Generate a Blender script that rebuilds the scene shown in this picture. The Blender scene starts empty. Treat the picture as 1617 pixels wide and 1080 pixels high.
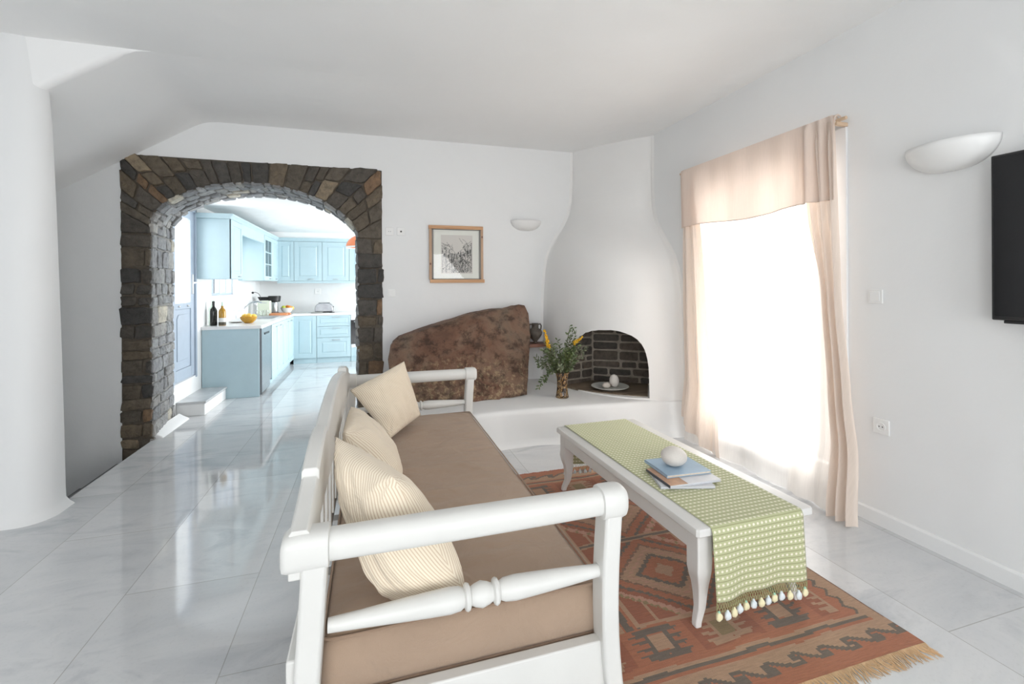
import bpy, bmesh, math, random
from mathutils import Vector, Matrix, noise
random.seed(7)
PI = math.pi
C = bpy.context.scene.collection
def R(a): return math.radians(a)
def sm(a, b, x):
    if a > b: return 1 - sm(b, a, x)
    t = max(0.0, min(1.0, (x - a) / (b - a))); return t * t * (3 - 2 * t)
def lerp(a, b, t): return a + (b - a) * t
def nz(x, y=0.0, z=0.0): return noise.noise(Vector((x, y, z)))

# ------------------------------------------------------------ materials
def srgb(r, g, b):
    f = lambda c: (c / 255 / 12.92) if c / 255 <= .04045 else ((c / 255 + .055) / 1.055) ** 2.4
    return (f(r), f(g), f(b), 1)
class NT:
    def __init__(s, name):
        s.m = bpy.data.materials.new(name); s.m.use_nodes = True
        s.n = s.m.node_tree.nodes; s.l = s.m.node_tree.links
        s.b = s.n['Principled BSDF']; s.out = s.n['Material Output']
    def add(s, t, **k):
        x = s.n.new(t)
        for a, b in k.items(): setattr(x, a, b)
        return x
    def link(s, a, b): s.l.new(a, b)
    def coord(s, kind='Object'): return s.add('ShaderNodeTexCoord').outputs[kind]
    def geo(s): return s.add('ShaderNodeNewGeometry').outputs['Position']
    def noise(s, vec, scale, detail=4, rough=.55, dist=0):
        x = s.add('ShaderNodeTexNoise'); x.inputs['Scale'].default_value = scale
        x.inputs['Detail'].default_value = detail; x.inputs['Roughness'].default_value = rough
        x.inputs['Distortion'].default_value = dist
        if vec: s.link(vec, x.inputs['Vector'])
        return x.outputs['Fac']
    def ramp(s, fac, stops, interp='LINEAR'):
        x = s.add('ShaderNodeValToRGB'); r = x.color_ramp; r.interpolation = interp
        while len(r.elements) < len(stops): r.elements.new(.5)
        for e, (p, c) in zip(r.elements, stops):
            e.position = p; e.color = c if len(c) == 4 else (*c, 1)
        s.link(fac, x.inputs['Fac']); return x.outputs['Color']
    def mix(s, fac, a, b, blend='MIX'):
        x = s.add('ShaderNodeMix', data_type='RGBA', blend_type=blend)
        for v, i in ((fac, 0), (a, 6), (b, 7)):
            if isinstance(v, (int, float)): x.inputs[i].default_value = v
            elif isinstance(v, tuple): x.inputs[i].default_value = v
            else: s.link(v, x.inputs[i])
        return x.outputs[2]
    def math(s, op, a, b=0.0):
        x = s.add('ShaderNodeMath', operation=op)
        for v, i in ((a, 0), (b, 1)):
            if isinstance(v, (int, float)): x.inputs[i].default_value = v
            else: s.link(v, x.inputs[i])
        return x.outputs[0]
    def bump(s, h, strength=.3, dist=.01):
        x = s.add('ShaderNodeBump'); x.inputs['Strength'].default_value = strength
        x.inputs['Distance'].default_value = dist
        s.link(h, x.inputs['Height']); s.link(x.outputs['Normal'], s.b.inputs['Normal']); return x
    def set(s, **k):
        for a, v in k.items():
            i = s.b.inputs[a.replace('_', ' ')]
            if isinstance(v, (int, float, tuple)): i.default_value = v
            else: s.link(v, i)
        return s
def basic(name, col, rough=.5, metal=0, var=.06, scale=8, bump=0, bscale=40, **k):
    t = NT(name); v = t.coord()
    f = t.noise(v, scale)
    lo = tuple(c * (1 - var) for c in col[:3]) + (1,); hi = tuple(min(1, c * (1 + var)) for c in col[:3]) + (1,)
    t.set(Base_Color=t.ramp(f, [(.3, lo), (.7, hi)]), Roughness=rough, Metallic=metal)
    if bump: t.bump(t.noise(v, bscale), bump, .01)
    t.set(**k); return t.m
M = {}
def plaster(name, col):
    t = NT(name); v = t.geo()
    f = t.noise(v, 1.1, 3)
    t.set(Base_Color=t.ramp(f, [(.3, tuple(c * .975 for c in col)), (.7, col)]), Roughness=.75)
    a = t.noise(v, 2.2, 2); b = t.noise(v, 25, 4)
    h = t.math('ADD', t.math('MULTIPLY', a, .9), t.math('MULTIPLY', b, .04))
    t.bump(h, .45, .05); return t.m
M['plaster'] = plaster('white_plaster', (.785, .79, .79))
M['plaster_warm'] = plaster('hood_plaster', (.79, .782, .77))
M['ceiling'] = plaster('ceiling_plaster', (.86, .86, .855))
M['tileback'] = basic('white_wall_tile', (.85, .86, .87), .35, var=.02)
# marble floor
t = NT('marble_tiles'); g = t.geo()
sep = t.add('ShaderNodeSeparateXYZ'); t.link(g, sep.inputs[0])
cmb = t.add('ShaderNodeCombineXYZ')
t.link(t.math('ADD', sep.outputs[1], 20.0 * 1.3 - 3.9), cmb.inputs[0])
t.link(t.math('ADD', sep.outputs[0], 1.69 + 20 * .5675), cmb.inputs[1])
br = t.add('ShaderNodeTexBrick'); t.link(cmb.outputs[0], br.inputs['Vector'])
br.offset = .5; br.offset_frequency = 2
for k, v in (('Scale', 1), ('Mortar Size', .0022), ('Mortar Smooth', .3), ('Brick Width', 1.3), ('Row Height', .5675), ('Bias', 0)):
    br.inputs[k].default_value = v
br.inputs['Color1'].default_value = (.56, .57, .58, 1); br.inputs['Color2'].default_value = (.69, .695, .70, 1)
br.inputs['Mortar'].default_value = (.42, .415, .40, 1)
mp = t.add('ShaderNodeMapping'); mp.inputs['Rotation'].default_value = (0, 0, R(28)); mp.inputs['Scale'].default_value = (1, 2.6, 1)
t.link(g, mp.inputs[0])
v1 = t.ramp(t.noise(mp.outputs[0], 1.3, 8, .62, 1.2), [(.30, (.74, .76, .79)), (.47, (1, 1, 1)), (.60, (.93, .94, .95)), (.74, (.80, .81, .83))])
v2 = t.ramp(t.noise(g, 60, 3), [(.25, (.93, .93, .93)), (.45, (1, 1, 1))])
t.set(Base_Color=t.mix(1.0, t.mix(1.0, br.outputs['Color'], v1, 'MULTIPLY'), v2, 'MULTIPLY'), Specular_IOR_Level=.75)
t.set(Roughness=t.ramp(t.noise(g, 3, 3), [(.3, (.04,) * 3), (.7, (.085,) * 3)]))
t.bump(t.noise(g, 1.6, 2), .03, .02)
M['marble'] = t.m
M['marble_step'] = basic('grey_marble_slab', (.52, .53, .54), .25, var=.12, scale=5)
# stones: colour per stone in the attribute Col
def stone_mat(name, rough, gain):
    t = NT(name); a = t.add('ShaderNodeVertexColor', layer_name='Col'); v = t.geo()
    f = t.noise(v, 16, 6, .65); f2 = t.noise(v, 55, 5, .7)
    c = t.mix(1.0, a.outputs['Color'], t.ramp(f, [(.3, (.55 * gain, .53 * gain, .5 * gain)), (.5, (gain,) * 3), (.75, (1.45 * gain, 1.4 * gain, 1.3 * gain))]), 'MULTIPLY')
    t.set(Base_Color=c, Roughness=rough)
    t.bump(t.math('ADD', f, t.math('MULTIPLY', f2, .5)), .9, .02); return t.m
M['stone'] = stone_mat('rough_schist', .62, 1.0)
M['stair'] = basic('stair_slab_shade_dark', (.16, .16, .165), .5, var=.1)  # steps coloured dark to stand in for the unlit stairwell's shade
M['mortar'] = basic('stone_mortar', (.135, .12, .10), .9, var=.25, scale=20, bump=.8, bscale=60)
M['brick_mortar'] = basic('brown_mortar', (.27, .235, .195), .9, var=.2, scale=20, bump=.8, bscale=60)
M['mortar_light'] = basic('pale_mortar', (.27, .265, .255), .9, var=.2, scale=20, bump=.8, bscale=60)
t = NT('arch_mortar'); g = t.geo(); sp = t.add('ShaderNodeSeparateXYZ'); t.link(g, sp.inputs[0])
fr = t.math('LESS_THAN', sp.outputs[1], 5.146)   # dark brown pointing on the living room face, lighter grey inside, like the stones
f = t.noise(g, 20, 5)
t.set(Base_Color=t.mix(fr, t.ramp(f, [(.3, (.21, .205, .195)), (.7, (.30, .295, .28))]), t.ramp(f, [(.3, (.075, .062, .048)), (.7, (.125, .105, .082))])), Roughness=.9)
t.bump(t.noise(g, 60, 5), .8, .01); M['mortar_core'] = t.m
# boulder
t = NT('brown_boulder'); v = t.coord()
n1 = t.noise(v, 2.2, 6, .6, .6); n2 = t.noise(v, 22, 6, .7); sp = t.add('ShaderNodeSeparateXYZ'); t.link(v, sp.inputs[0])
c = t.ramp(n1, [(.3, (.11, .055, .036)), (.45, (.19, .095, .058)), (.58, (.24, .15, .10)), (.72, (.17, .13, .095))])
lich = t.ramp(n2, [(.50, (0, 0, 0)), (.60, (1, 1, 1))])
low = t.math('MULTIPLY', t.ramp(t.math('ADD', sp.outputs[2], t.math('MULTIPLY', n1, .5)), [(.85, (1, 1, 1)), (1.15, (0, 0, 0))]), t.math('MULTIPLY', lich, .75))
dark = t.ramp(t.noise(v, 9, 6, .7), [(.38, (.35, .33, .32)), (.52, (1, 1, 1))])
t.set(Base_Color=t.mix(1.0, t.mix(low, c, (.46, .34, .20, 1)), dark, 'MULTIPLY'), Roughness=.7)
t.bump(t.math('ADD', n2, t.noise(v, 7, 6)), .9, .03); M['rock'] = t.m
# woods, paints
M['white_paint'] = basic('white_satin_paint', (.675, .67, .645), .38, var=.03, scale=5, bump=.05, bscale=18)
M['table_paint'] = basic('table_white_paint', (.70, .69, .67), .35, var=.03, scale=5, bump=.05, bscale=18)
M['white_gloss'] = basic('white_plastic', (.80, .80, .79), .35, var=.01)
M['white_frame'] = basic('white_window_frame', (.8, .8, .8), .4, var=.02)
M['blue'] = basic('pale_blue_cabinet_paint', srgb(176, 198, 205), .42, var=.02)
M['blue_door'] = basic('grey_blue_door_paint', srgb(172, 184, 198), .4, var=.03)
M['counter'] = basic('white_worktop', (.78, .77, .76), .25, var=.02)
M['steel'] = basic('brushed_steel', (.52, .54, .56), .28, 1, var=.08, scale=30)
M['steel_dark'] = basic('dark_steel', (.16, .17, .18), .35, 1)
M['steel_mid'] = basic('satin_steel', (.34, .35, .37), .32, 1, var=.15)
M['chrome'] = basic('chrome', (.7, .7, .72), .12, 1, var=.02)
M['black'] = basic('black_plastic', (.012, .012, .013), .32, var=.2)
M['screen'] = basic('black_screen', (.006, .006, .007), .13, var=.1)
M['oven_glass'] = basic('black_oven_glass', (.008, .008, .01), .12, var=.1)
M['rod'] = basic('pale_wood_rod', srgb(205, 178, 150), .55, var=.1, scale=12)
M['board'] = basic('orange_beech_wood', srgb(214, 142, 96), .5, var=.12, scale=14)
def wood(name, c1, c2, scl, axis):
    t = NT(name); v = t.coord(); mp = t.add('ShaderNodeMapping'); s_ = [18, 18, 18]; s_[axis] = 1.5
    mp.inputs['Scale'].default_value = s_; t.link(v, mp.inputs[0])
    t.set(Base_Color=t.ramp(t.noise(mp.outputs[0], scl, 5, .6, .8), [(.3, c1), (.65, c2)]), Roughness=.5)
    t.bump(t.noise(mp.outputs[0], scl * 2, 4), .15, .003); return t.m
M['frame_x'] = wood('pine_frame_rail', srgb(176, 128, 88), srgb(216, 172, 130), 1.2, 0)
M['frame_z'] = wood('pine_frame_stile', srgb(150, 118, 92), srgb(192, 160, 132), 1.2, 2)
M['frame_grey'] = basic('grey_inner_frame', srgb(120, 116, 112), .5)
M['shelfwood'] = wood('red_brown_shelf_wood', srgb(92, 62, 52), srgb(140, 96, 78), 1.2, 0)
# fabrics
def fabric(name, col, weave=900, var=.05, rough=.85, sheen=.2):
    t = NT(name); v = t.coord(); f = t.noise(v, 5, 4)
    t.set(Base_Color=t.ramp(f, [(.3, tuple(c * (1 - var) for c in col[:3])), (.7, tuple(min(1, c * (1 + var)) for c in col[:3]))]), Roughness=rough, Sheen_Weight=sheen)
    w = t.noise(v, weave, 2); wr = t.noise(v, 7, 3, .5, 1.0)
    t.bump(t.math('ADD', t.math('MULTIPLY', w, .12), wr), .25, .02); return t.m
M['taupe'] = fabric('taupe_cotton', srgb(168, 144, 123), 700, .04)
nt_ = M['taupe'].node_tree; bn = [n for n in nt_.nodes if n.type == 'BUMP'][0]; bn.inputs['Strength'].default_value = .55; bn.inputs['Distance'].default_value = .04
M['seam'] = fabric('taupe_piping', srgb(150, 126, 106), 700, .04)
def ticking(name):
    t = NT(name); uv = t.add('ShaderNodeUVMap').outputs[0]
    sp = t.add('ShaderNodeSeparateXYZ'); t.link(uv, sp.inputs[0])
    wob = t.math('MULTIPLY', t.noise(uv, 3, 2), .006)
    u = t.math('ADD', sp.outputs[0], wob)
    fr = t.math('FRACT', t.math('MULTIPLY', u, 1 / .0115))
    st = t.ramp(fr, [(.0, (0, 0, 0)), (.10, (1, 1, 1)), (.36, (1, 1, 1)), (.46, (0, 0, 0))])
    c = t.mix(st, srgb(240, 228, 208), srgb(212, 192, 166))
    t.set(Base_Color=c, Roughness=.88, Sheen_Weight=.2)
    mp = t.add('ShaderNodeMapping'); mp.inputs['Scale'].default_value = (1, 1, 1); t.link(uv, mp.inputs[0])
    wr = t.noise(uv, 5.5, 4, .5, 1.6); fine = t.noise(t.coord(), 900, 2)
    t.bump(t.math('ADD', wr, t.math('MULTIPLY', fine, .06)), .45, .03); return t.m
M['ticking'] = ticking('beige_striped_ticking')
# green woven runner
t = NT('green_dotted_weave'); uv = t.add('ShaderNodeUVMap').outputs[0]
sp = t.add('ShaderNodeSeparateXYZ'); t.link(uv, sp.inputs[0])
U = t.math('MULTIPLY', sp.outputs[0], 1 / .0225); V = t.math('MULTIPLY', sp.outputs[1], 1 / .0265)
du = t.math('ABSOLUTE', t.math('SUBTRACT', t.math('FRACT', U), .5)); dv = t.math('ABSOLUTE', t.math('SUBTRACT', t.math('FRACT', V), .5))
r = t.math('ADD', t.math('POWER', t.math('DIVIDE', du, .25), 2.2), t.math('POWER', t.math('DIVIDE', dv, .18), 2.2))
dot = t.math('LESS_THAN', r, 1.0)
lines = t.math('GREATER_THAN', t.math('FRACT', t.math('MULTIPLY', sp.outputs[0], 1 / .0056)), .55)
g1 = t.mix(lines, srgb(194, 196, 156), srgb(177, 180, 138))
g2 = t.mix(t.math('GREATER_THAN', dv, .40), g1, srgb(160, 162, 122))
t.set(Base_Color=t.mix(dot, g2, srgb(232, 227, 208)), Roughness=.9, Sheen_Weight=.15)
t.bump(t.math('ADD', dot, t.math('MULTIPLY', t.noise(uv, 500, 2), .7)), .5, .002)
M['runner'] = t.m
M['yarn_green'] = fabric('green_yarn', srgb(160, 163, 112), 300)
M['pom_yellow'] = fabric('pale_yellow_yarn', srgb(238, 230, 190), 300)
M['pom_white'] = fabric('blue_white_yarn', srgb(224, 232, 236), 300)
M['pom_mint'] = fabric('mint_thread', srgb(170, 214, 190), 300)
# kilim
t = NT('kilim_wool'); a = t.add('ShaderNodeVertexColor', layer_name='Col'); v = t.coord()
mp = t.add('ShaderNodeMapping'); mp.inputs['Scale'].default_value = (8, 90, 1); t.link(v, mp.inputs[0])
f = t.noise(mp.outputs[0], 2, 4, .7); f2 = t.noise(v, 350, 2)
c = t.mix(1.0, a.outputs['Color'], t.ramp(f, [(.3, (.78, .76, .74)), (.7, (1.18, 1.16, 1.14))]), 'MULTIPLY')
t.set(Base_Color=c, Roughness=.95, Sheen_Weight=.15)
t.bump(t.math('ADD', f, f2), .7, .004); M['kilim'] = t.m
M['fringe'] = fabric('tan_fringe_yarn', srgb(203, 168, 128), 300, .15)
M['fringe_red'] = fabric('rust_fringe_yarn', srgb(168, 92, 62), 300, .15)
# drawing / glass / curtains
t = NT('ink_drawing_paper'); a = t.add('ShaderNodeVertexColor', layer_name='Col')
t.set(Base_Color=a.outputs['Color'], Roughness=.8); t.bump(t.noise(t.coord(), 300, 2), .05, .002); M['paper'] = t.m
def thin_glass(name, tint, spec=.5, ior=1.45):
    t = NT(name); tr = t.add('ShaderNodeBsdfTransparent'); tr.inputs[0].default_value = tint
    gl = t.add('ShaderNodeBsdfGlossy'); gl.inputs['Roughness'].default_value = .02
    lw = t.add('ShaderNodeLayerWeight'); lw.inputs[0].default_value = .5
    fr = t.math('ADD', t.math('MULTIPLY', t.math('POWER', lw.outputs['Facing'], 4.0), .9), .05)
    mx = t.add('ShaderNodeMixShader'); t.link(fr, mx.inputs[0]); t.link(tr.outputs[0], mx.inputs[1]); t.link(gl.outputs[0], mx.inputs[2])
    t.link(mx.outputs[0], t.out.inputs[0]); return t.m
M['glass'] = thin_glass('clear_glass', (.97, .98, .98, 1))
M['glass_door'] = thin_glass('cabinet_glass', (.80, .84, .84, 1))
M['glass_green'] = thin_glass('pale_green_glass', (.80, .88, .82, 1))
def cloth(name, col, trans, see):
    t = NT(name); v = t.coord()
    mp = t.add('ShaderNodeMapping'); mp.inputs['Scale'].default_value = (1, 60, 2.5); t.link(v, mp.inputs[0])
    slub = t.noise(mp.outputs[0], 3, 4, .7)
    c = t.ramp(slub, [(.3, tuple(x * .93 for x in col[:3])), (.7, col[:3])])
    df = t.add('ShaderNodeBsdfDiffuse'); tl = t.add('ShaderNodeBsdfTranslucent'); tp = t.add('ShaderNodeBsdfTransparent')
    t.link(c, df.inputs[0]); t.link(c, tl.inputs[0]); tp.inputs[0].default_value = (1, .98, .96, 1)
    m1 = t.add('ShaderNodeMixShader'); m1.inputs[0].default_value = trans; t.link(df.outputs[0], m1.inputs[1]); t.link(tl.outputs[0], m1.inputs[2])
    m2 = t.add('ShaderNodeMixShader'); m2.inputs[0].default_value = see; t.link(m1.outputs[0], m2.inputs[1]); t.link(tp.outputs[0], m2.inputs[2])
    t.link(m2.outputs[0], t.out.inputs[0]); return t.m
M['sheer'] = cloth('sheer_linen', (.93, .90, .87), .55, .25)
M['drape'] = cloth('peach_linen', (.86, .76, .68), .36, .03)
M['valance'] = cloth('peach_linen_double', (.83, .71, .63), .24, .0)
# pottery, glassware, food, plants
M['ceramic'] = basic('white_ceramic', (.72, .71, .68), .3, var=.04)
M['plate'] = basic('grey_white_plate', (.55, .55, .52), .4, var=.06)
M['pebble'] = basic('white_pebble', (.68, .64, .60), .6, var=.08, scale=18, bump=.25, bscale=50)
M['pebble_pink'] = basic('cream_pebble', (.66, .60, .54), .55, var=.08, scale=18, bump=.2, bscale=50)
M['clay'] = basic('dark_clay', (.10, .085, .07), .5, var=.35, scale=25, bump=.4, bscale=60)
M['dark_bottle'] = basic('black_wine_glass', (.012, .012, .010), .08, var=.2)
M['amber'] = basic('amber_oil_glass', (.42, .22, .02), .08, var=.15)
M['label_dark'] = basic('dark_label', (.06, .05, .03), .6)
M['label_white'] = basic('white_label', (.7, .7, .68), .6)
M['green_cap'] = basic('pale_green_stopper', (.45, .62, .5), .4)
M['orange_fruit'] = basic('orange_peel', (.80, .27, .04), .45, var=.08, bump=.2, bscale=120)
M['green_fruit'] = basic('green_apple_skin', (.50, .58, .06), .35, var=.1)
M['yellow_fruit'] = basic('lemon_peel', (.85, .56, .10), .45, var=.1, bump=.2, bscale=90)
M['cream_box'] = basic('pale_cream_enamel', (.72, .76, .62), .4, var=.02)
M['copper'] = basic('orange_enamel', srgb(226, 132, 88), .35, var=.03)
M['towel'] = fabric('white_towel', (.8, .8, .78), 500)
M['book_blue'] = basic('dusty_blue_cover', srgb(160, 184, 204), .5, var=.10, scale=9)
M['book_white'] = basic('white_cover', (.66, .67, .70), .45, var=.03)
M['book_dark'] = basic('dark_spine', (.06, .06, .07), .5)
M['book_photo'] = basic('tan_photo_cover', srgb(190, 150, 122), .45, var=.3, scale=14)
M['pages'] = basic('cream_pages', (.72, .62, .50), .8, var=.08, scale=60)
M['leaf'] = basic('olive_leaf', (.085, .12, .045), .5, var=.35, scale=30)
M['leaf_light'] = basic('pale_green_leaf', (.20, .26, .08), .5, var=.3, scale=30)
M['leaf_grey'] = basic('grey_green_leaf', (.17, .19, .12), .6, var=.3, scale=30)
M['stem'] = basic('brown_green_stem', (.10, .09, .04), .6, var=.2)
M['yellow_flower'] = basic('yellow_blossom', (.80, .50, .03), .6, var=.15)
M['white_flower'] = basic('white_blossom', (.75, .74, .68), .6)
t = NT('patterned_brown_glass'); v = t.coord(); n_ = t.noise(v, 15, 3, .5, 2.0)
t.set(Base_Color=t.ramp(n_, [(.36, (.05, .03, .02)), (.46, (.30, .17, .07)), (.54, (.62, .45, .25)), (.60, (.06, .04, .03)), (.72, (.5, .33, .16))], 'CONSTANT'), Roughness=.1, Transmission_Weight=.25)
M['vase'] = t.m
M['darkwood'] = wood('dark_hearth_slab', (.09, .065, .045), (.26, .20, .14), 1.4, 0)

# ------------------------------------------------------------ mesh builder
class MB:
    def __init__(s): s.v = []; s.f = []; s.mi = []; s.col = []; s.uv = []; s.T = Matrix.Identity(4); s.cur = 0; s.c = None
    def V(s, *p): s.v.append(tuple(s.T @ Vector(p))); return len(s.v) - 1
    def F(s, idx, col=None, uv=None):
        s.f.append(tuple(idx)); s.mi.append(s.cur); s.col.append(col or s.c or (1, 1, 1)); s.uv.append(uv)
    def box(s, x0, x1, y0, y1, z0, z1):
        i = [s.V(x, y, z) for z in (z0, z1) for y in (y0, y1) for x in (x0, x1)]
        for q in ((0, 2, 3, 1), (4, 5, 7, 6), (0, 1, 5, 4), (2, 6, 7, 3), (0, 4, 6, 2), (1, 3, 7, 5)): s.F([i[k] for k in q])
        return s
    def prism(s, pts, fa, fb):
        """pts closed 2-D outline; fa, fb map a point to the two ends"""
        a = [s.V(*fa(*p)) for p in pts]; b = [s.V(*fb(*p)) for p in pts]; n = len(pts)
        s.F(a[::-1]); s.F(b)
        for k in range(n): s.F((a[k], a[(k + 1) % n], b[(k + 1) % n], b[k]))
        return s
    def loft(s, rings, cap=True, closed=True):
        ids = [[s.V(*p) for p in r] for r in rings]; n = len(rings[0])
        for a, b in zip(ids, ids[1:]):
            for k in range(n if closed else n - 1): s.F((a[k], a[(k + 1) % n], b[(k + 1) % n], b[k]))
        if cap and closed: s.F(ids[0][::-1]); s.F(ids[-1])
        return ids
    def lathe(s, prof, n=24, c=(0, 0, 0), cap=True, a0=0, a1=2 * PI):
        full = abs(a1 - a0 - 2 * PI) < 1e-4
        m = n if full else n + 1
        rings = [[(c[0] + max(r, 1e-4) * math.cos(a0 + (a1 - a0) * k / n), c[1] + max(r, 1e-4) * math.sin(a0 + (a1 - a0) * k / n), c[2] + z) for k in range(m)] for r, z in prof]
        return s.loft(rings, cap, full)
    def tube(s, pts, rad, n=10, cap=True):
        P = [Vector(p) for p in pts]; rs = rad if isinstance(rad, (list, tuple)) else [rad] * len(P)
        rings = []; up = None
        for k, p in enumerate(P):
            d = (P[min(k + 1, len(P) - 1)] - P[max(k - 1, 0)]).normalized()
            if up is None: up = d.orthogonal().normalized()
            up = (up - d * up.dot(d)).normalized(); w = d.cross(up)
            rings.append([tuple(p + (up * math.cos(2 * PI * j / n) + w * math.sin(2 * PI * j / n)) * rs[k]) for j in range(n)])
        s.loft(rings, cap); return s
    def ball(s, c, r, n=14, m=8, sc=(1, 1, 1)):
        s.lathe([(r * math.sin(PI * k / m), 0) for k in range(m + 1)], n)  # replaced below
        base = len(s.v) - n * (m + 1)
        for k in range(m + 1):
            for j in range(n):
                a = PI * k / m; b = 2 * PI * j / n; rr = max(math.sin(a), 1e-3) * r
                s.v[base + k * n + j] = tuple(s.T @ Vector((c[0] + rr * math.cos(b) * sc[0], c[1] + rr * math.sin(b) * sc[1], c[2] - r * math.cos(a) * sc[2])))
        return s
    def build(s, name, mats, parent=None, smooth=True, bevel=0, seg=2, sub=0, ang=35, solid=0):
        me = bpy.data.meshes.new(name); me.from_pydata(s.v, [], s.f)
        if not isinstance(mats, (list, tuple)): mats = [mats]
        for m in mats: me.materials.append(M[m] if isinstance(m, str) else m)
        if len(mats) > 1: me.polygons.foreach_set('material_index', s.mi)
        if any(c != (1, 1, 1) for c in s.col):
            at = me.color_attributes.new('Col', 'FLOAT_COLOR', 'CORNER'); d = []
            for p in me.polygons:
                c = s.col[p.index]; d += [c[0], c[1], c[2], 1.0] * p.loop_total
            at.data.foreach_set('color', d)
        if any(u is not None for u in s.uv):
            uv = me.uv_layers.new(name='UVMap')
            for p in me.polygons:
                u = s.uv[p.index]
                if u:
                    for k, li in enumerate(p.loop_indices): uv.data[li].uv = u[k]
        bm = bmesh.new(); bm.from_mesh(me)
        bmesh.ops.recalc_face_normals(bm, faces=bm.faces) if not getattr(s, 'open', False) else None
        bm.to_mesh(me); bm.free()
        if smooth:
            me.polygons.foreach_set('use_smooth', [True] * len(me.polygons)); me.set_sharp_from_angle(angle=R(ang))
        o = bpy.data.objects.new(name, me); C.objects.link(o)
        if parent:
            o.parent = parent
            if parent.type == 'EMPTY': o.matrix_parent_inverse = parent_inv(parent)
        if solid: m = o.modifiers.new('solid', 'SOLIDIFY'); m.thickness = solid; m.offset = 0
        if sub: m = o.modifiers.new('sub', 'SUBSURF'); m.levels = sub; m.render_levels = sub
        if bevel:
            m = o.modifiers.new('bevel', 'BEVEL'); m.width = bevel; m.segments = seg; m.limit_method = 'ANGLE'; m.angle_limit = R(40); m.harden_normals = False
        return o
def parent_inv(p):
    return (Matrix.Translation(p.location) @ p.rotation_euler.to_matrix().to_4x4()).inverted()
def struct(o): o['kind'] = 'structure'; return o
def tag(o, label, cat, group=None):
    o['label'] = label; o['category'] = cat
    if group: o['group'] = group
    return o
def thing(name, label, cat, loc, group=None):
    o = bpy.data.objects.new(name, None); C.objects.link(o); o.location = loc; o.empty_display_size = .05
    return tag(o, label, cat, group)
# parts are modelled in world coordinates and parented with an inverse, so the Empty marks the base of the thing
def B(*a): return MB().box(*a)

XR, YB, ZC = 2.91, 5.14, 3.06      # right wall, back wall, ceiling
XE = -2.0                          # floor edge at the stair

# ------------------------------------------------------------ setting
m = MB()
m.box(XE, XR + .4, -2.8, YB + .7, -.25, 0)
m.box(-2.3, 3.3, YB + .7, 10.2, -.25, 0)
m.box(-3.9, XE, -2.8, 3.80, -.25, 0)
struct(m.build('floor', 'marble', smooth=False))
m = MB()
for k in range(9): m.box(XE - .28 * (k + 1), XE - .28 * k, 3.80, YB, -2.6, -.19 * (k + 1))
struct(m.build('floor_stairs', 'stair', smooth=False))
# ceiling with rounded change to the stair soffit
m = MB(); sl = .645
prof = [(XR + .4, ZC), (-1.44, ZC), (-1.53, ZC - .010), (-1.60, ZC - .036), (-1.68, ZC - .083), (-1.80, ZC - .160), (-3.9, ZC - .160 - (3.9 - 1.80) * sl)]
YF = 3.72; rows0 = []
for q in range(7):
    an = PI / 2 * q / 6; rows0.append([m.V(x, YF + (1 - math.cos(an)) * min(.055, (ZC - z) * .6), z + (1 - math.sin(an)) * min(.055, (ZC - z) * .6)) for x, z in prof])
rows0.append([m.V(x, YB + .3, z) for x, z in prof]); rows0.append([m.V(x, YB + .3, 3.5) for x, z in prof]); rows0.append([m.V(x, YF, 3.5) for x, z in prof]); rows0.append(rows0[0])
for a, b in zip(rows0, rows0[1:]):
    for k in range(len(prof) - 1): m.F((a[k], a[k + 1], b[k + 1], b[k]))
struct(m.build('ceiling_stair', 'ceiling', ang=60))
struct(B(-3.9, XR + .4, -2.8, 3.7205, ZC, 3.5).build('ceiling', 'ceiling', smooth=False))
struct(B(-2.4, 3.4, YB + .7, 10.2, 2.47, 3.1).build('ceiling_kitchen', 'ceiling', smooth=False))
# back wall around the arch
m = MB()
m.box(-3.9, -2.235, YB, YB + .7, -2.6, 3.3)
m.box(-2.235, .10, YB, YB + .7, 2.69, 3.3)
m.box(.10, XR + .4, YB, YB + .7, -.1, 3.3)
struct(m.build('wall_back', 'plaster', smooth=False))
# right wall with the garden door opening
WY0, WY1, WZ = 2.27, 3.52, 2.36
m = MB()
m.box(XR, XR + .3, -2.8, WY0, -.1, 3.3); m.box(XR, XR + .3, WY1, YB + .1, -.1, 3.3); m.box(XR, XR + .3, WY0, WY1, WZ, 3.3)
struct(m.build('wall_right', 'plaster', smooth=False))
m = MB(); m.box(XR - .018, XR, WY0 - .09, WY0, 0, WZ + .09); m.box(XR - .018, XR, WY1, WY1 + .09, 0, WZ + .09); m.box(XR - .018, XR, WY0, WY1, WZ, WZ + .09)
struct(m.build('trim_3', 'white_frame', bevel=.004))
# wall behind the camera: two windows added for fill light; left wall: one
def wall_with_holes(name, mapf, u0, u1, z1, holes, z0=-.1):
    m = MB(); us = sorted({u0, u1} | {h[0] for h in holes} | {h[1] for h in holes})
    for a, b in zip(us, us[1:]):
        h = [h for h in holes if h[0] <= a and h[1] >= b]
        if h:
            h = h[0]
            if h[2] > z0: mapf(m, a, b, z0, h[2])
            mapf(m, a, b, h[3], z1)
        else: mapf(m, a, b, z0, z1)
    return struct(m.build(name, 'plaster', smooth=False))
wall_with_holes('wall_front', lambda m, a, b, c, d: m.box(a, b, -2.9, -2.6, c, d), -3.9, XR + .4, 3.3, [(-2.6, -.2, .3, 2.5), (.5, 2.6, .0, 2.4)])
wall_with_holes('wall_left', lambda m, a, b, c, d: m.box(-3.9, -3.6, a, b, c, d), -2.8, 5.2, 3.3, [(-2.5, .5, .6, 2.5)], -2.6)
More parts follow.
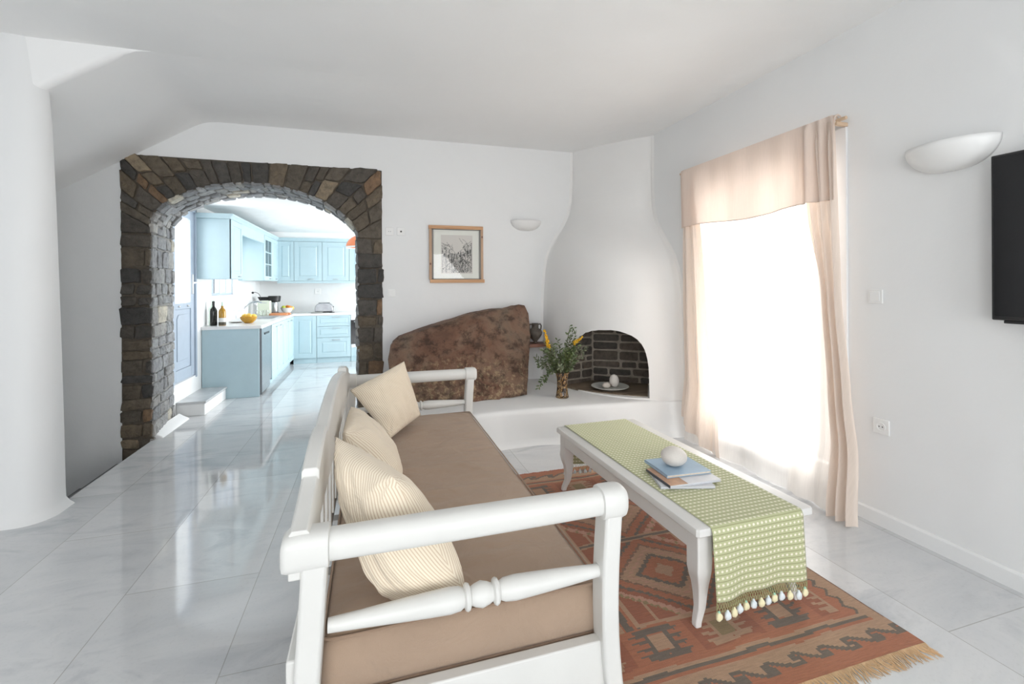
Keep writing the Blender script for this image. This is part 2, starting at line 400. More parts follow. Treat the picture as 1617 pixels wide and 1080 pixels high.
def window(name, ax, pos, a, b, z0, z1, nm, mat='white_frame', pane='glass', w=.07, bar=None, base=0):
    """frame in plane ax=pos (normal along ax)"""
    m = MB()
    def bx(m, p, q, c, d, t=.03):
        if ax == 'x': m.box(pos - t, pos + t, p, q, c, d)
        else: m.box(p, q, pos - t, pos + t, c, d)
    bx(m, a, a + w, z0, z1); bx(m, b - w, b, z0, z1); bx(m, a + w, b - w, z0, z0 + w); bx(m, a + w, b - w, z1 - w, z1)
    for k in range(1, nm): 
        c = lerp(a, b, k / nm); bx(m, c - w * .7, c + w * .7, z0 + w, z1 - w)
    if base: bx(m, a + w, b - w, z0, z0 + base)
    if bar: bx(m, a + w, b - w, bar, bar + w)
    o = struct(m.build(name, mat, bevel=.004))
    g = MB(); g.open = True; a_, b_, c_, d_ = a + w * .5, b - w * .5, z0 + w * .5, z1 - w * .5
    g.F([g.V(*((pos, p, q) if ax == 'x' else (p, pos, q))) for p, q in ((a_, c_), (b_, c_), (b_, d_), (a_, d_))])
    p = g.build('pane', pane, o, smooth=False); return o
window('window_1', 'x', XR + .07, WY0, WY1, 0.0, WZ, 2, w=.085, base=.22)
window('window_added_2', 'y', -2.75, -2.6, -.2, .3, 2.5, 2)  # added window, lets fill light in from behind the camera
window('window_added_3', 'y', -2.75, .5, 2.6, 0, 2.4, 2)  # second added opening behind the camera, also for fill
window('window_added_4', 'x', -3.75, -2.5, .5, .6, 2.5, 3)  # added window out of view on the left, for fill
# pillar stub beside the stair: soft edges, leaning plaster, flared foot
m = MB(); rings = []
for z in [-.02, .012, .03, .06, .12, .5, 1.0, 1.5, 2.0, 2.5, 2.8, 3.1]:
    q = max(z, 0) / 2.3; xr = -1.962 - .052 * q ** 1.3 - .02 * sm(2.3, 3.06, z); yf = 3.55 + .05 * z; fl = .05 * (1 - sm(-.02, .09, z)) ** 2
    xr += fl; yf -= fl; rx, ry = .16, min(.17, 3.79 - yf)
    ring = [(-3.9, yf, z)]
    for k in range(11):
        a = -PI / 2 + k / 10 * PI / 2; ring.append((xr - rx + rx * max(0, math.cos(a)), yf + ry + ry * math.sin(a), z))
    ring += [(xr, 3.795 + fl * .5, z), (xr - .03, 3.80 + fl * .5, z), (-3.9, 3.80, z)]
    rings.append(ring)
m.loft(rings); struct(m.build('wall_stair', 'plaster', ang=50))
# skirting of the right wall
m = MB(); m.prism([(XR, -.01), (XR - .022, -.01), (XR - .018, .075), (XR - .008, .085), (XR, .085)], lambda x, z: (x, -2.6, z), lambda x, z: (x, WY0 - .03, z))
struct(m.build('baseboard_right', 'plaster'))
# plaster foot of the arch jamb and the pale lip of the stair edge
m = MB(); m.prism([(-2.03, -.01), (-1.925, -.005), (-1.94, .015), (-1.985, .04), (-2.03, .07)], lambda x, z: (x, YB + .05, z), lambda x, z: (x, YB + .72, z))
struct(m.build('trim_1', 'plaster', bevel=.008))
# kitchen shell
YK = 9.93; XK = -2.09
wall_with_holes('wall_kitchen_left', lambda m, a, b, c, d: m.box(XK - .3, XK, a, b, c, d), YB + .7, YK + .3, 3.0,
                [(5.86, 6.56, .36, 2.38), (7.14, 8.36, 1.32, 2.08)])
m = MB(); m.box(XK, .12, 9.535, YK, 2.366, 2.475)  # added filler that covers the shadow gap above the back cornice
struct(m.build('wall_gap_filler', 'ceiling', smooth=False))
struct(B(-2.4, 3.4, YK, YK + .3, -.1, 3.0).build('wall_kitchen_back', 'plaster', smooth=False))
wall_with_holes('wall_kitchen_right', lambda m, a, b, c, d: m.box(3.1, 3.4, a, b, c, d), YB + .7, YK + .3, 3.0, [(6.1, 9.5, .5, 2.4)])
window('window_5', 'x', 3.25, 6.1, 9.5, .5, 2.4, 3)
w5 = window('window_6', 'x', XK - .10, 7.14, 8.36, 1.32, 2.08, 4, mat='blue_door', w=.03)
# glazed kitchen door
def glazed_door():
    x0, x1 = XK - .055, XK - .01; ya, yb = 5.88, 6.54; za, zb = .37, 2.36
    m = MB(); w = .10
    m.box(x0, x1, ya, ya + w, za, zb); m.box(x0, x1, yb - w, yb, za, zb)
    m.box(x0, x1, ya + w, yb - w, zb - w, zb); m.box(x0, x1, ya + w, yb - w, 1.19, 1.26); m.box(x0, x1, ya + w, yb - w, za, za + .13)
    o = struct(m.build('door_1', 'blue_door', bevel=.005))
    p = MB(); p.box(x0 + .005, x1 - .012, ya + w, yb - w, za + .13, 1.19)
    p.prism([(ya + w + .06, .60), (yb - w - .06, .60), (yb - w - .06, 1.08), (yb - w - .10, 1.13), (ya + w + .10, 1.13), (ya + w + .06, 1.08)],
            lambda y, z: (x1 - .014, y, z), lambda y, z: (x1 - .002, y, z))
    p.build('lower_panel', 'blue_door', o, bevel=.006)
    q = MB(); q.open = True; q.F([q.V(x0 + .02, y, z) for y, z in ((ya + w, 1.26), (yb - w, 1.26), (yb - w, zb - w), (ya + w, zb - w))]); q.build('pane', 'glass', o, smooth=False)
    h = MB(); h.box(x1, x1 + .012, yb - .075, yb - .045, 1.36, 1.60)
    h.tube([(x1 + .01, yb - .06, 1.50), (x1 + .05, yb - .06, 1.50), (x1 + .055, yb - .12, 1.50), (x1 + .055, yb - .17, 1.495)], .009, 8)
    h.build('door_handle', 'white_gloss', o)
    q = MB(); q.ball((x1 + .006, 6.06, 1.225), .013); q.ball((x1 + .006, 6.32, 1.225), .013); q.build('bolt', 'chrome', o)
    f = MB(); f.box(XK - .07, XK + .012, yb, yb + .035, .34, 2.42); f.box(XK - .07, XK + .012, ya - .035, ya, .34, 2.42); f.box(XK - .07, XK + .012, ya - .035, yb + .035, 2.36, 2.42)
    struct(f.build('trim_2', 'blue_door', bevel=.004))
glazed_door()
st = B(XK, -1.815, 5.96, 6.735, 0, .135); o = struct(st.build('floor_step', 'plaster', bevel=.008))
B(XK, -1.80, 5.95, 6.735, .135, .162).build('step_slab', 'marble_step', o, bevel=.004)

# ------------------------------------------------------------ stone arch
arc = [(-2.0, 1.95), (-2.0, 2.084), (-1.945, 2.182), (-1.822, 2.296), (-1.58, 2.413), (-1.39, 2.455), (-1.202, 2.478), (-1.05, 2.478), (-.911, 2.464), (-.664, 2.40), (-.44, 2.306), (-.266, 2.174), (-.178, 2.07), (-.148, 1.95)]
def resample(pts, n):
    def cr(p0, p1, p2, p3, t): return tuple(.5 * (2 * b + (c - a) * t + (2 * a - 5 * b + 4 * c - d) * t * t + (3 * b - a - 3 * c + d) * t ** 3) for a, b, c, d in zip(p0, p1, p2, p3))
    fine = []
    for k in range(len(pts) - 1):
        p0 = pts[max(k - 1, 0)]; p3 = pts[min(k + 2, len(pts) - 1)]
        for j in range(12): fine.append(cr(p0, pts[k], pts[k + 1], p3, j / 12))
    fine.append(pts[-1])
    L = [0]
    for a, b in zip(fine, fine[1:]): L.append(L[-1] + math.dist(a, b))
    out = []; j = 0
    for k in range(n + 1):
        s_ = L[-1] * k / n
        while j < len(L) - 2 and L[j + 1] < s_: j += 1
        t = (s_ - L[j]) / max(L[j + 1] - L[j], 1e-9); out.append(tuple(lerp(a, b, t) for a, b in zip(fine[j], fine[j + 1])))
    return out, L[-1]
ARC, ARCL = resample(arc, 96)
def splay(x, y):  # the left reveal opens a little towards the kitchen
    return x - .075 * max(0, min(1, (y - YB) / .7)) * sm(-1.2, -1.95, x)
def arc_at(s_):
    x = max(0, min(1, s_ / ARCL)) * 96; k = min(int(x), 95); p = ARC[k]; q = ARC[k + 1]; t = x - k
    d = Vector((q[0] - p[0], q[1] - p[1])).normalized()
    return (lerp(p[0], q[0], t), lerp(p[1], q[1], t)), (d.y, -d.x)   # point and normal into the opening
def stone(mb, poly, fmap, depth, col, rough=.008):
    pts = []
    n = len(poly)
    for k in range(n):
        a, b = poly[k], poly[(k + 1) % n]
        L_ = math.dist(a, b); cnt = max(2, min(5, int(L_ / .05) + 1))
        for j in range(cnt):
            t = (j + .25) / (cnt - .5) if cnt > 1 else .5
            pts.append((lerp(a[0], b[0], t) + random.uniform(-1, 1) * rough * .6, lerp(a[1], b[1], t) + random.uniform(-1, 1) * rough * .6))
    cx = sum(p[0] for p in pts) / len(pts); cy = sum(p[1] for p in pts) / len(pts)
    rings = []
    size = min(max(p[0] for p in pts) - min(p[0] for p in pts), max(p[1] for p in pts) - min(p[1] for p in pts))
    for sc, h in ((1.0, -.012), (1 - .10 * .04 / max(size, .04), depth * .6), (1 - .30 * .05 / max(size, .05), depth), (.45, depth * 1.05)):
        rings.append([mb.V(*fmap(cx + (p[0] - cx) * sc, cy + (p[1] - cy) * sc, h + (random.uniform(-1, 1) * rough * .55 if h > 0 else 0))) for p in pts])
    c = mb.V(*fmap(cx, cy, depth + random.uniform(-.5, 1) * rough))
    N = len(pts)
    for a, b in zip(rings, rings[1:]):
        for k in range(N): mb.F((a[k], a[(k + 1) % N], b[(k + 1) % N], b[k]), col)
    for k in range(N): mb.F((rings[-1][k], rings[-1][(k + 1) % N], c), col)
def pal_front():  # brown stones, their colour also darkened to stand in for backlight
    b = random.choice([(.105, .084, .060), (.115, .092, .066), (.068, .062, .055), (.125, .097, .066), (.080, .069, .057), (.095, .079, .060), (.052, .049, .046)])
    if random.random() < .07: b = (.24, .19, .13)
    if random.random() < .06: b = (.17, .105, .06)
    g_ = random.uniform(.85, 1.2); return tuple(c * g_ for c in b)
def pal_in():  # grey stones, colour lightened for the light that falls inside the arch
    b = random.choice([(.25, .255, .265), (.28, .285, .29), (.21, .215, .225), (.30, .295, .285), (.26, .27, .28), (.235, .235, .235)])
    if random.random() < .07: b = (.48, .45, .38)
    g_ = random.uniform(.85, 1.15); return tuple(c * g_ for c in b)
def rows(z0, z1, lo, hi):
    out = []; z = z0
    while z < z1 - lo * .6:
        h = random.uniform(lo, hi); h = min(h, z1 - z)
        if z1 - z - h < lo * .6: h = z1 - z
        out.append((z, z + h)); z += h
    return out
def split(a, b, lo, hi):
    out = []; x = a
    while x < b - 1e-4:
        w = random.uniform(lo, hi)
        if b - x - w < lo * .6: w = b - x
        out.append((x, x + w)); x += w
    return out
g = .006
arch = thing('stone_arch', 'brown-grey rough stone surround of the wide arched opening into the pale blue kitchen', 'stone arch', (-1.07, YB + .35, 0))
def masonry(mb, urange, rws, fmap, d, lo, hi, pal):
    for (a, b) in rws:
        for (c, e) in split(urange[0], urange[1], lo, hi):
            j = lambda: random.uniform(-.011, .011)
            stone(mb, [(c + g + j(), a + g + j()), (e - g + j(), a + g + j()), (e - g + j(), b - g + j()), (c + g + j(), b - g + j())], fmap, d * random.uniform(.6, 1.3), pal())
for side in (0, 1):
    xo, xi = ((-2.235, -2.0), (.10, -.148))[side]
    z0 = -.45 if side == 0 else 0
    core = MB(); core.cur = 0; core.prism([(xo, YB + .004), (xi, YB + .004), (xi - (.075 if side == 0 else 0), YB + .70), (xo, YB + .70)], lambda x, y: (x, y, z0), lambda x, y: (x, y, 1.95))
    s_ = MB(); rws = rows(z0, 1.95, .09, .19)
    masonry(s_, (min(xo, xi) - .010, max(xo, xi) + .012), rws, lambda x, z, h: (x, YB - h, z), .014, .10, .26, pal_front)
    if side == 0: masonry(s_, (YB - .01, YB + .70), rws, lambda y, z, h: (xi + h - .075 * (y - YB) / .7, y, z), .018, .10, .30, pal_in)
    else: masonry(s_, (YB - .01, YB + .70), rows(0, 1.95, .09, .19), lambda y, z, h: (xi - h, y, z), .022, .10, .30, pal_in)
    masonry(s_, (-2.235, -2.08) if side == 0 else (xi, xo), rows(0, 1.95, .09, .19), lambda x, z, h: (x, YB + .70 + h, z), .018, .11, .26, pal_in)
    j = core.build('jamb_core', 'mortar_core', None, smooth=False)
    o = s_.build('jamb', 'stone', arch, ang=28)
    j.parent = o
# the arched head: mortar body, voussoirs on both faces, soffit stones
m = MB()
outer = []
def outer_pt(p):
    # radial hit on the outer rectangle
    cx, cz = -1.07, 1.45; dx, dz = p[0] - cx, p[1] - cz
    t = min([(q - o) / d for q, o, d in (((-2.235 if dx < 0 else .10), cx, dx), (2.69, cz, dz)) if abs(d) > 1e-6])
    return (cx + dx * t, cz + dz * t)
corner_l = [k for k in range(97) if outer_pt(ARC[k])[0] > -2.2349][0]
ids = []
for k in range(97):
    p = ARC[k]; q = outer_pt(p)
    if k == 0: q = (-2.235, 1.95)
    if k == 96: q = (.10, 1.95)
    ids.append([m.V(p[0], YB + .004, p[1]), m.V(q[0], YB + .004, q[1]), m.V(splay(p[0], YB + .7), YB + .70, p[1]), m.V(q[0], YB + .70, q[1])])
for a, b in zip(ids, ids[1:]):
    m.F((a[0], b[0], b[1], a[1])); m.F((a[2], a[3], b[3], b[2])); m.F((a[0], a[2], b[2], b[0])); m.F((a[1], b[1], b[3], a[3]))
for cx_, k in ((-2.235, None), (.10, None)):   # corner infill
    pass
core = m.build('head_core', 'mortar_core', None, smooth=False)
s_ = MB(); n = 25
cuts = [0]
while cuts[-1] < ARCL: cuts.append(cuts[-1] + random.uniform(.06, .15))
cuts[-1] = ARCL
fm = lambda x, z, h: (x, YB - h, z)
for a, b in zip(cuts, cuts[1:]):
    if b - a < .02: continue
    (p, _), (q, _) = arc_at(a), arc_at(b)
    P, Q = outer_pt(p), outer_pt(q)
    if a < .01: P = (-2.235, 1.95)
    if b > ARCL - .01: Q = (.10, 1.95)
    corner = None
    if P[0] < -2.23 and Q[1] > 2.685: corner = (-2.235, 2.69)
    if P[1] > 2.685 and Q[0] > .095: corner = (.10, 2.69)
    L_ = (math.dist(p, P) + math.dist(q, Q)) / 2
    k = max(1, round(L_ / .2)); ts = [0] + sorted([(i + random.uniform(-.2, .2)) / k for i in range(1, k)]) + [1]
    for t0, t1 in zip(ts, ts[1:]):
        if t1 == 1: t1 = 1 + random.uniform(-.02, .05)
        A = (lerp(p[0], P[0], t0), lerp(p[1], P[1], t0)); Bq = (lerp(q[0], Q[0], t0), lerp(q[1], Q[1], t0))
        Cq = (lerp(q[0], Q[0], t1), lerp(q[1], Q[1], t1)); D = (lerp(p[0], P[0], t1), lerp(p[1], P[1], t1))
        poly = [A, Bq, Cq, D] if not (corner and t1 >= .97) else [A, Bq, Cq, corner, D]
        cx = sum(v[0] for v in poly) / len(poly); cz = sum(v[1] for v in poly) / len(poly)
        sh = [(cx + (v[0] - cx) * (1 - g / max(abs(v[0] - cx), .03)), cz + (v[1] - cz) * (1 - g / max(abs(v[1] - cz), .03))) for v in poly]
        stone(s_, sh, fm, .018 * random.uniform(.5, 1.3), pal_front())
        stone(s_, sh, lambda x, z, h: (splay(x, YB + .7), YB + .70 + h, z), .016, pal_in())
def fsof(s__, y, h):
    p, nn = arc_at(s__); return (splay(p[0], y) + nn[0] * h, y, p[1] + nn[1] * h)
for (ya, yb) in split(YB - .008, YB + .70, .11, .2):
    for (a, b) in split(.0, ARCL, .06, .17):
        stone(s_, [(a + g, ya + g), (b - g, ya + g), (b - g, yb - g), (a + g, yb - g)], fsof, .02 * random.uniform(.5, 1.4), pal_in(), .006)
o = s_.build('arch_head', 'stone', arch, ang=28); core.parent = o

# ------------------------------------------------------------ boulder
out = [(.13, 4.42, .34), (.135, 4.50, .52), (.151, 4.552, .607), (.148, 4.62, .73), (.175, 4.692, .861), (.238, 4.72, .912), (.441, 4.756, .977), (.706, 4.80, 1.057), (.82, 4.81, 1.088), (.949, 4.842, 1.134), (1.163, 4.861, 1.169), (1.417, 4.874, 1.191), (1.52, 4.885, 1.214),
       (1.57, 4.891, 1.223), (1.634, 4.883, 1.208), (1.662, 4.833, 1.118), (1.641, 4.713, .899), (1.571, 4.558, .618), (1.529, 4.478, .471), (1.50, 4.43, .335),
       (1.35, 4.41, .33), (1.22, 4.40, .325), (1.20, 4.39, .29), (1.05, 4.39, .28), (.70, 4.39, .28), (.40, 4.40, .28)]
rs = []
for k in range(len(out)):
    a, b = Vector(out[k]), Vector(out[(k + 1) % len(out)]); n = max(1, int((b - a).length / .035))
    for j in range(n): rs.append(a.lerp(b, j / n))
m = MB(); cx, cz = .95, .72; N = len(rs); rings = []
def rk(x, y, z, amp=1):
    n_ = nz(x * 2.3 + 5, y * 2.3, z * 2.3) * .05 + nz(x * 6, y * 6, z * 6 + 3) * .022 + nz(x * 15, y * 15, z * 15) * .010 + nz(x * 40, y * 40, z * 40) * .004
    return n_ * amp
for r_ in [.03, .1, .18, .26, .34, .42, .5, .58, .66, .74, .81, .87, .92, .96, .985, 1.0]:
    ring = []
    for p in rs:
        x = cx + (p.x - cx) * r_; z = cz + (p.z - cz) * r_
        y = 4.36 + max(0, z - .33) * .55; y = lerp(y - .06, p.y, r_ ** 8) if r_ > .8 else y - .06 * (1 - r_ ** 6)
        n_ = rk(x, 0, z, 1.0)
        ring.append((x, y + n_ * 1.3, z))
    rings.append(ring)
for dy, sc in ((.05, 1.004), (.14, .99), (.28, .97), (.75, .93)):
    rings.append([(cx + (p.x - cx) * sc + rk(p.x, dy * 3, p.z, .35), p.y + dy, cz + (p.z - cz) * sc + rk(p.x, dy * 3, p.z, .45)) for p in rs])
m.loft(rings)
o = m.build('boulder', 'rock', ang=60)
tag(o, 'big reddish-brown boulder built into the white wall behind the bench sofa', 'boulder')

# ------------------------------------------------------------ raised hearth ledge and chimney hood
front = [(.13, 4.02), (.5, 3.93), (.85, 3.885), (1.13, 3.905), (1.42, 3.90), (1.83, 3.875), (2.3, 3.84), (2.92, 3.795)]
foot = [(.13, 4.0), (.5, 3.90), (.85, 3.85), (1.13, 3.925), (1.42, 3.94), (1.70, 3.885), (2.3, 3.80), (2.92, 3.715)]
def at_x(tab, x):
    for (a, b), (c, d) in zip(tab, tab[1:]):
        if a <= x <= c: return lerp(b, d, sm(a, c, x) * .5 + .5 * (x - a) / (c - a))
    return tab[-1][1]
m = MB(); m.open = True; rings = []
for k in range(57):
    x = .13 + (2.92 - .13) * k / 56; yf = at_x(front, x); y0 = at_x(foot, x); r = .045
    p = [(x, y0 - .05, -.01), (x, y0 - .035, .004), (x, y0 - .008, .018), (x, lerp(y0, yf, .15), .06), (x, lerp(y0, yf, .4), .14), (x, lerp(y0, yf, .8), .24)]
    for j in range(6):
        a = j / 5 * PI / 2; p.append((x, yf + r - r * math.cos(a), .33 - r + r * math.sin(a) - .0))
    p += [(x, yf + .15, .332), (x, yf + .4, .333), (x, 4.7, .334), (x, YB + .05, .336)]
    rings.append([(q[0], q[1], q[2]) for q in p])
m.loft(rings, cap=False, closed=False)
b_ = [m.V(*p) for p in [(.13, 4.0, -.01), (.13, 4.02, .33), (.13, YB + .05, .336), (.13, YB + .05, -.01)]]; m.F(b_)
o = m.build('hearth_ledge', 'plaster', ang=60)
tag(o, 'low white plastered ledge with curved front below the fireplace and boulder', 'hearth bench')
# hood: quarter super-ellipse plan in the corner, bell profile
lev = [(.32, 1.945, 3.80), (.6, 1.95, 3.81), (1.0, 1.955, 3.82), (1.35, 1.965, 3.84), (1.6, 1.985, 3.90), (1.75, 2.01, 3.97), (1.86, 2.045, 4.055), (1.95, 2.09, 4.13), (2.04, 2.144, 4.205), (2.15, 2.215, 4.27), (2.28, 2.285, 4.315), (2.45, 2.33, 4.33), (2.7, 2.345, 4.33), (3.08, 2.352, 4.325)]
def lv(z):
    for a, b in zip(lev, lev[1:]):
        if a[0] <= z <= b[0]:
            t = (z - a[0]) / (b[0] - a[0]); return lerp(a[1], b[1], t), lerp(a[2], b[2], t)
    return lev[-1][1:]
cxh, cyh = 2.91, 5.14
hood = MB(); rings = []; NS = 48
zs = [.32 + (3.08 - .32) * k / 60 for k in range(61)]
for z in zs:
    xl, yr = lv(z); a, b = cxh - xl, cyh - yr; ring = []
    n_ = 2.2 - 1.05 * sm(1.6, 2.9, z)
    for k in range(NS + 1):
        th = PI / 2 * k / NS; c_, s2 = max(0, math.cos(th)) ** (2 / n_), max(0, math.sin(th)) ** (2 / n_)
        ring.append((cxh - a * c_, cyh - b * s2, z))
    ring[0] = (xl, cyh, z)
    # plaster fillets where the hood meets the walls
    ring = [(xl - .05, cyh + .004, z), (xl - .012, cyh - .012, z)] + ring[1:-1] + [(cxh - .012, yr - .012, z), (cxh + .004, yr - .05, z), (cxh + .1, yr, z), (cxh + .1, cyh + .1, z), (xl, cyh + .1, z)]
    rings.append(ring)
hood.loft(rings)
hood_root = thing('corner_fireplace', 'white bell-shaped corner chimney with an arched dark brick firebox', 'fireplace', (2.45, 4.45, .33))
ho = hood.build('hood', 'plaster_warm', None, ang=40)
prof = [(.0, .345), (.04, .55), (.06, .69), (.095, .775), (.135, .845), (.187, .905), (.255, .95), (.33, .975), (.41, .988), (.55, .995), (.62, .989), (.678, .976), (.74, .957), (.8, .928), (.848, .885), (.88, .84), (.905, .78), (.93, .644), (.94, .345)]
cut = MB(); o0 = Vector((1.99, 4.62)); ds = Vector((.66, -.751)); dn = Vector((.751, .66))
fa = lambda q, z: (lambda s_: (o0.x + ds.x * s_ - dn.x * .5, o0.y + ds.y * s_ - dn.y * .5, z))((q - .4717 * (q * 1.277 - .28)) / .5283)
fb = lambda q, z: (lambda s_: (o0.x + ds.x * s_ + dn.x * .56, o0.y + ds.y * s_ + dn.y * .56, z))(q * 1.277 - .28)
cut.prism(prof, fa, fb); co = cut.build('cutter', 'plaster', None, smooth=False)
md = ho.modifiers.new('b', 'BOOLEAN'); md.object = co; md.operation = 'DIFFERENCE'; md.solver = 'EXACT'
bpy.context.view_layer.update()
me = bpy.data.meshes.new_from_object(ho.evaluated_get(bpy.context.evaluated_depsgraph_get()))
ho.modifiers.clear(); ho.data = me; bpy.data.objects.remove(co)
me.polygons.foreach_set('use_smooth', [True] * len(me.polygons)); me.set_sharp_from_angle(angle=R(38))
ho.parent = hood_root; ho.matrix_parent_inverse = parent_inv(hood_root)
# brick lining
core = MB(); s_ = MB()
def lining(p, q, z0, z1, flip=False):
    P, Q = Vector(p), Vector(q); d = (Q - P).normalized(); L_ = (Q - P).length; nn = Vector((d.y, -d.x))
    f = lambda s__, z, h: (P.x + d.x * s__ + nn.x * h, P.y + d.y * s__ + nn.y * h, z)
    core.prism([(0, z0), (L_, z0), (L_, z1), (0, z1)], lambda a, z: f(a, z, 0), lambda a, z: f(a, z, -.02))
    for (a, b) in rows(z0, z1, .055, .125):
        for (c, e) in split(0, L_, .16, .42):
            j = lambda: random.uniform(-.004, .004); gg = .0075
            stone(s_, [(c + gg + j(), a + gg + j()), (e - gg + j(), a + gg + j()), (e - gg + j(), b - gg + j()), (c + gg + j(), b - gg + j())], f, .008,
                  random.choice([(.07, .057, .046), (.085, .068, .053), (.056, .048, .04), (.10, .079, .062), (.075, .065, .055)]), .004)
lining((2.035, 4.664), (2.41, 4.775), .34, .99)
lining((2.41, 4.775), (2.935, 4.393), .34, 1.05)
lb = core.build('mortar_back', 'brick_mortar', None, smooth=False)
o = s_.build('firebox', 'stone', hood_root, ang=30); lb.parent = o
h = MB(); h.prism([(1.985, 4.63), (2.06, 4.43), (2.17, 4.262), (2.3, 4.13), (2.44, 4.02), (2.578, 3.925), (2.905, 4.41), (2.41, 4.79)], lambda x, y: (x, y, .333), lambda x, y: (x, y, .352))
h.build('hearth_slab', 'darkwood', hood_root, bevel=.004)

# plate with two pebbles
pl = MB(); pc = (2.392, 4.335, .3535); pl.lathe([(.0, .006), (.10, .006), (.105, 0), (.12, 0), (.125, .006), (.15, .010), (.190, .024), (.196, .027), (.194, .031), (.15, .017), (.12, .012), (0, .012)], 40, pc, cap=False)
tag(pl.build('plate', 'plate', ang=60), 'round pale grey plate on the dark hearth slab inside the firebox', 'plate')
p = MB(); p.ball((0, 0, 0), 1, 24, 14); o = p.build('pebble', 'pebble', ang=180); o.scale = (.055, .046, .074); o.rotation_euler = (R(8), R(-24), R(20)); o.location = (2.43, 4.315, .436)
tag(o, 'larger egg-shaped white pebble standing on the plate in the firebox', 'pebble')
p = MB(); p.ball((0, 0, 0), 1, 24, 14); o = p.build('pebble', 'pebble_pink', ang=180); o.scale = (.045, .038, .030); o.location = (2.335, 4.31, .396); o.rotation_euler = (0, 0, .3)
tag(o, 'small flat white pebble lying beside the standing one on the plate in the firebox', 'pebble')

# niche shelf with the clay jug
sh = MB(); sh.prism([(1.60, YB), (1.97, YB), (1.96, 5.0), (1.80, 4.93), (1.60, 4.95)], lambda x, y: (x, y, .735), lambda x, y: (x, y, .775))
tag(sh.build('wall_shelf', 'shelfwood', bevel=.004), 'small reddish-brown wooden shelf between boulder and chimney', 'shelf')
j = thing('clay_jug', 'small dark clay jug with two handles standing on the little shelf', 'jug', (1.80, 5.01, .775))
jb = MB(); jb.lathe([(.0, 0), (.022, 0), (.026, .006), (.018, .016), (.030, .034), (.056, .064), (.076, .098), (.082, .125), (.074, .150), (.054, .166), (.040, .174), (.038, .205), (.046, .226), (.042, .230), (.034, .205), (.034, .18), (.0, .17)], 28, (1.80, 5.01, .775), cap=False)
jb.build('body', 'clay', j, ang=60)
for s in (-1, 1):
    hb = MB(); hb.tube([(1.80 + s * .038, 5.01, .775 + .215), (1.80 + s * .062, 5.01, .775 + .222), (1.80 + s * .074, 5.01, .775 + .20), (1.80 + s * .070, 5.01, .775 + .165), (1.80 + s * .060, 5.01, .775 + .150)], .008, 8)
    hb.build('handle', 'clay', j)

# vase and bouquet
vb = MB(); VC = (1.795, 4.215, .334)
vb.lathe([(0, 0), (.062, 0), (.066, .006), (.060, .03), (.052, .09), (.050, .15), (.054, .19), (.066, .235), (.072, .25), (.068, .25), (.050, .19), (.046, .15), (.048, .09), (.054, .03), (0, .02)], 30, VC, cap=False)
tag(vb.build('glass_vase', 'vase', ang=60), 'slim brown patterned glass vase on the white ledge in front of the fireplace', 'vase')
bq = thing('bouquet', 'wild bouquet of olive-green branches with two yellow flower spikes in the glass vase', 'bouquet', (VC[0], VC[1], VC[2] + .05))
def leaf(mb, p, d, L_, w, up=None):
    d = d.normalized(); s = d.cross(Vector((random.uniform(-1, 1), random.uniform(-1, 1), random.uniform(-.3, 1)))).normalized(); n = d.cross(s)
    ids = [mb.V(*p), mb.V(*(p + d * L_ * .35 + s * w)), mb.V(*(p + d * L_ * .75 + s * w * .7 - n * w * .2)), mb.V(*(p + d * L_ - n * w * .4)), mb.V(*(p + d * L_ * .75 - s * w * .7 - n * w * .2)), mb.V(*(p + d * L_ * .35 - s * w))]
    mid = mb.V(*(p + d * L_ * .5 + n * w * .25))
    for a in range(6): mb.F((ids[a], ids[(a + 1) % 6], mid))
def branch(mb, p0, tip, bend, nl, L_, w, t0=.35, r=.0028, sag=0):
    P0, P1 = Vector(p0), Vector(tip); pts = []
    for k in range(13):
        t = k / 12; q = P0.lerp(P1, t) + Vector(bend) * math.sin(PI * t); q.z -= sag * t * t; pts.append(q)
    mb.cur = 1; mb.tube(pts, [r * (1 - .6 * k / 12) for k in range(13)], 5); mb.cur = 0
    for k in range(nl):
        t = t0 + (1 - t0) * k / max(nl - 1, 1); i = min(int(t * 12), 11); q = pts[i].lerp(pts[i + 1], t * 12 - i); d = (pts[i + 1] - pts[i]).normalized()
        v = Vector((random.gauss(0, 1), random.gauss(0, 1), random.gauss(0, 1))); v = (v - d * v.dot(d)).normalized()
        leaf(mb, q, d * .6 + v, L_ * random.uniform(.7, 1.2), w * random.uniform(.7, 1.2))
    return pts
top = Vector((VC[0], VC[1], VC[2] + .24))
base = Vector((VC[0], VC[1], VC[2] + .03))
fol = MB(); fol2 = MB()
random.seed(21)
for k in range(54):
    a = random.uniform(0, 2 * PI); rr = random.uniform(.05, .29); hgt = random.uniform(.12, .34) * (1.15 - rr * 1.6)
    x = math.cos(a) * rr * .95 - .01; y = math.sin(a) * rr * .7
    st_ = top + Vector((random.uniform(-.04, .04), random.uniform(-.03, .03), -.02))
    branch(fol if k % 3 else fol2, st_, top + Vector((x, y, hgt)), (x * .15, y * .1, .02), 15, .047, .0095, .15)
for tip in [(.14, .02, .44), (.10, .03, .46), (.16, .0, .40), (.07, -.02, .41), (.12, .05, .36)]:
    branch(fol, top, top + Vector(tip), (.0, 0, .02), 22, .036, .009, .25)
for tip in [(.22, .0, .27), (.26, .02, .22), (.24, -.03, .17), (.29, .01, .25), (.20, .02, .34), (-.20, 0, .24), (-.23, -.02, .17), (-.17, .02, .32), (-.12, .0, .30)]:
    branch(fol2, top, top + Vector(tip), (tip[0] * .1, 0, .03), 22, .030, .006, .3, .0018)
for k in range(9): branch(fol, base + Vector((random.uniform(-.03, .03), random.uniform(-.03, .03), 0)), top + Vector((random.uniform(-.03, .03), random.uniform(-.03, .03), .02)), (0, 0, 0), 0, .01, .01, .9, .003)
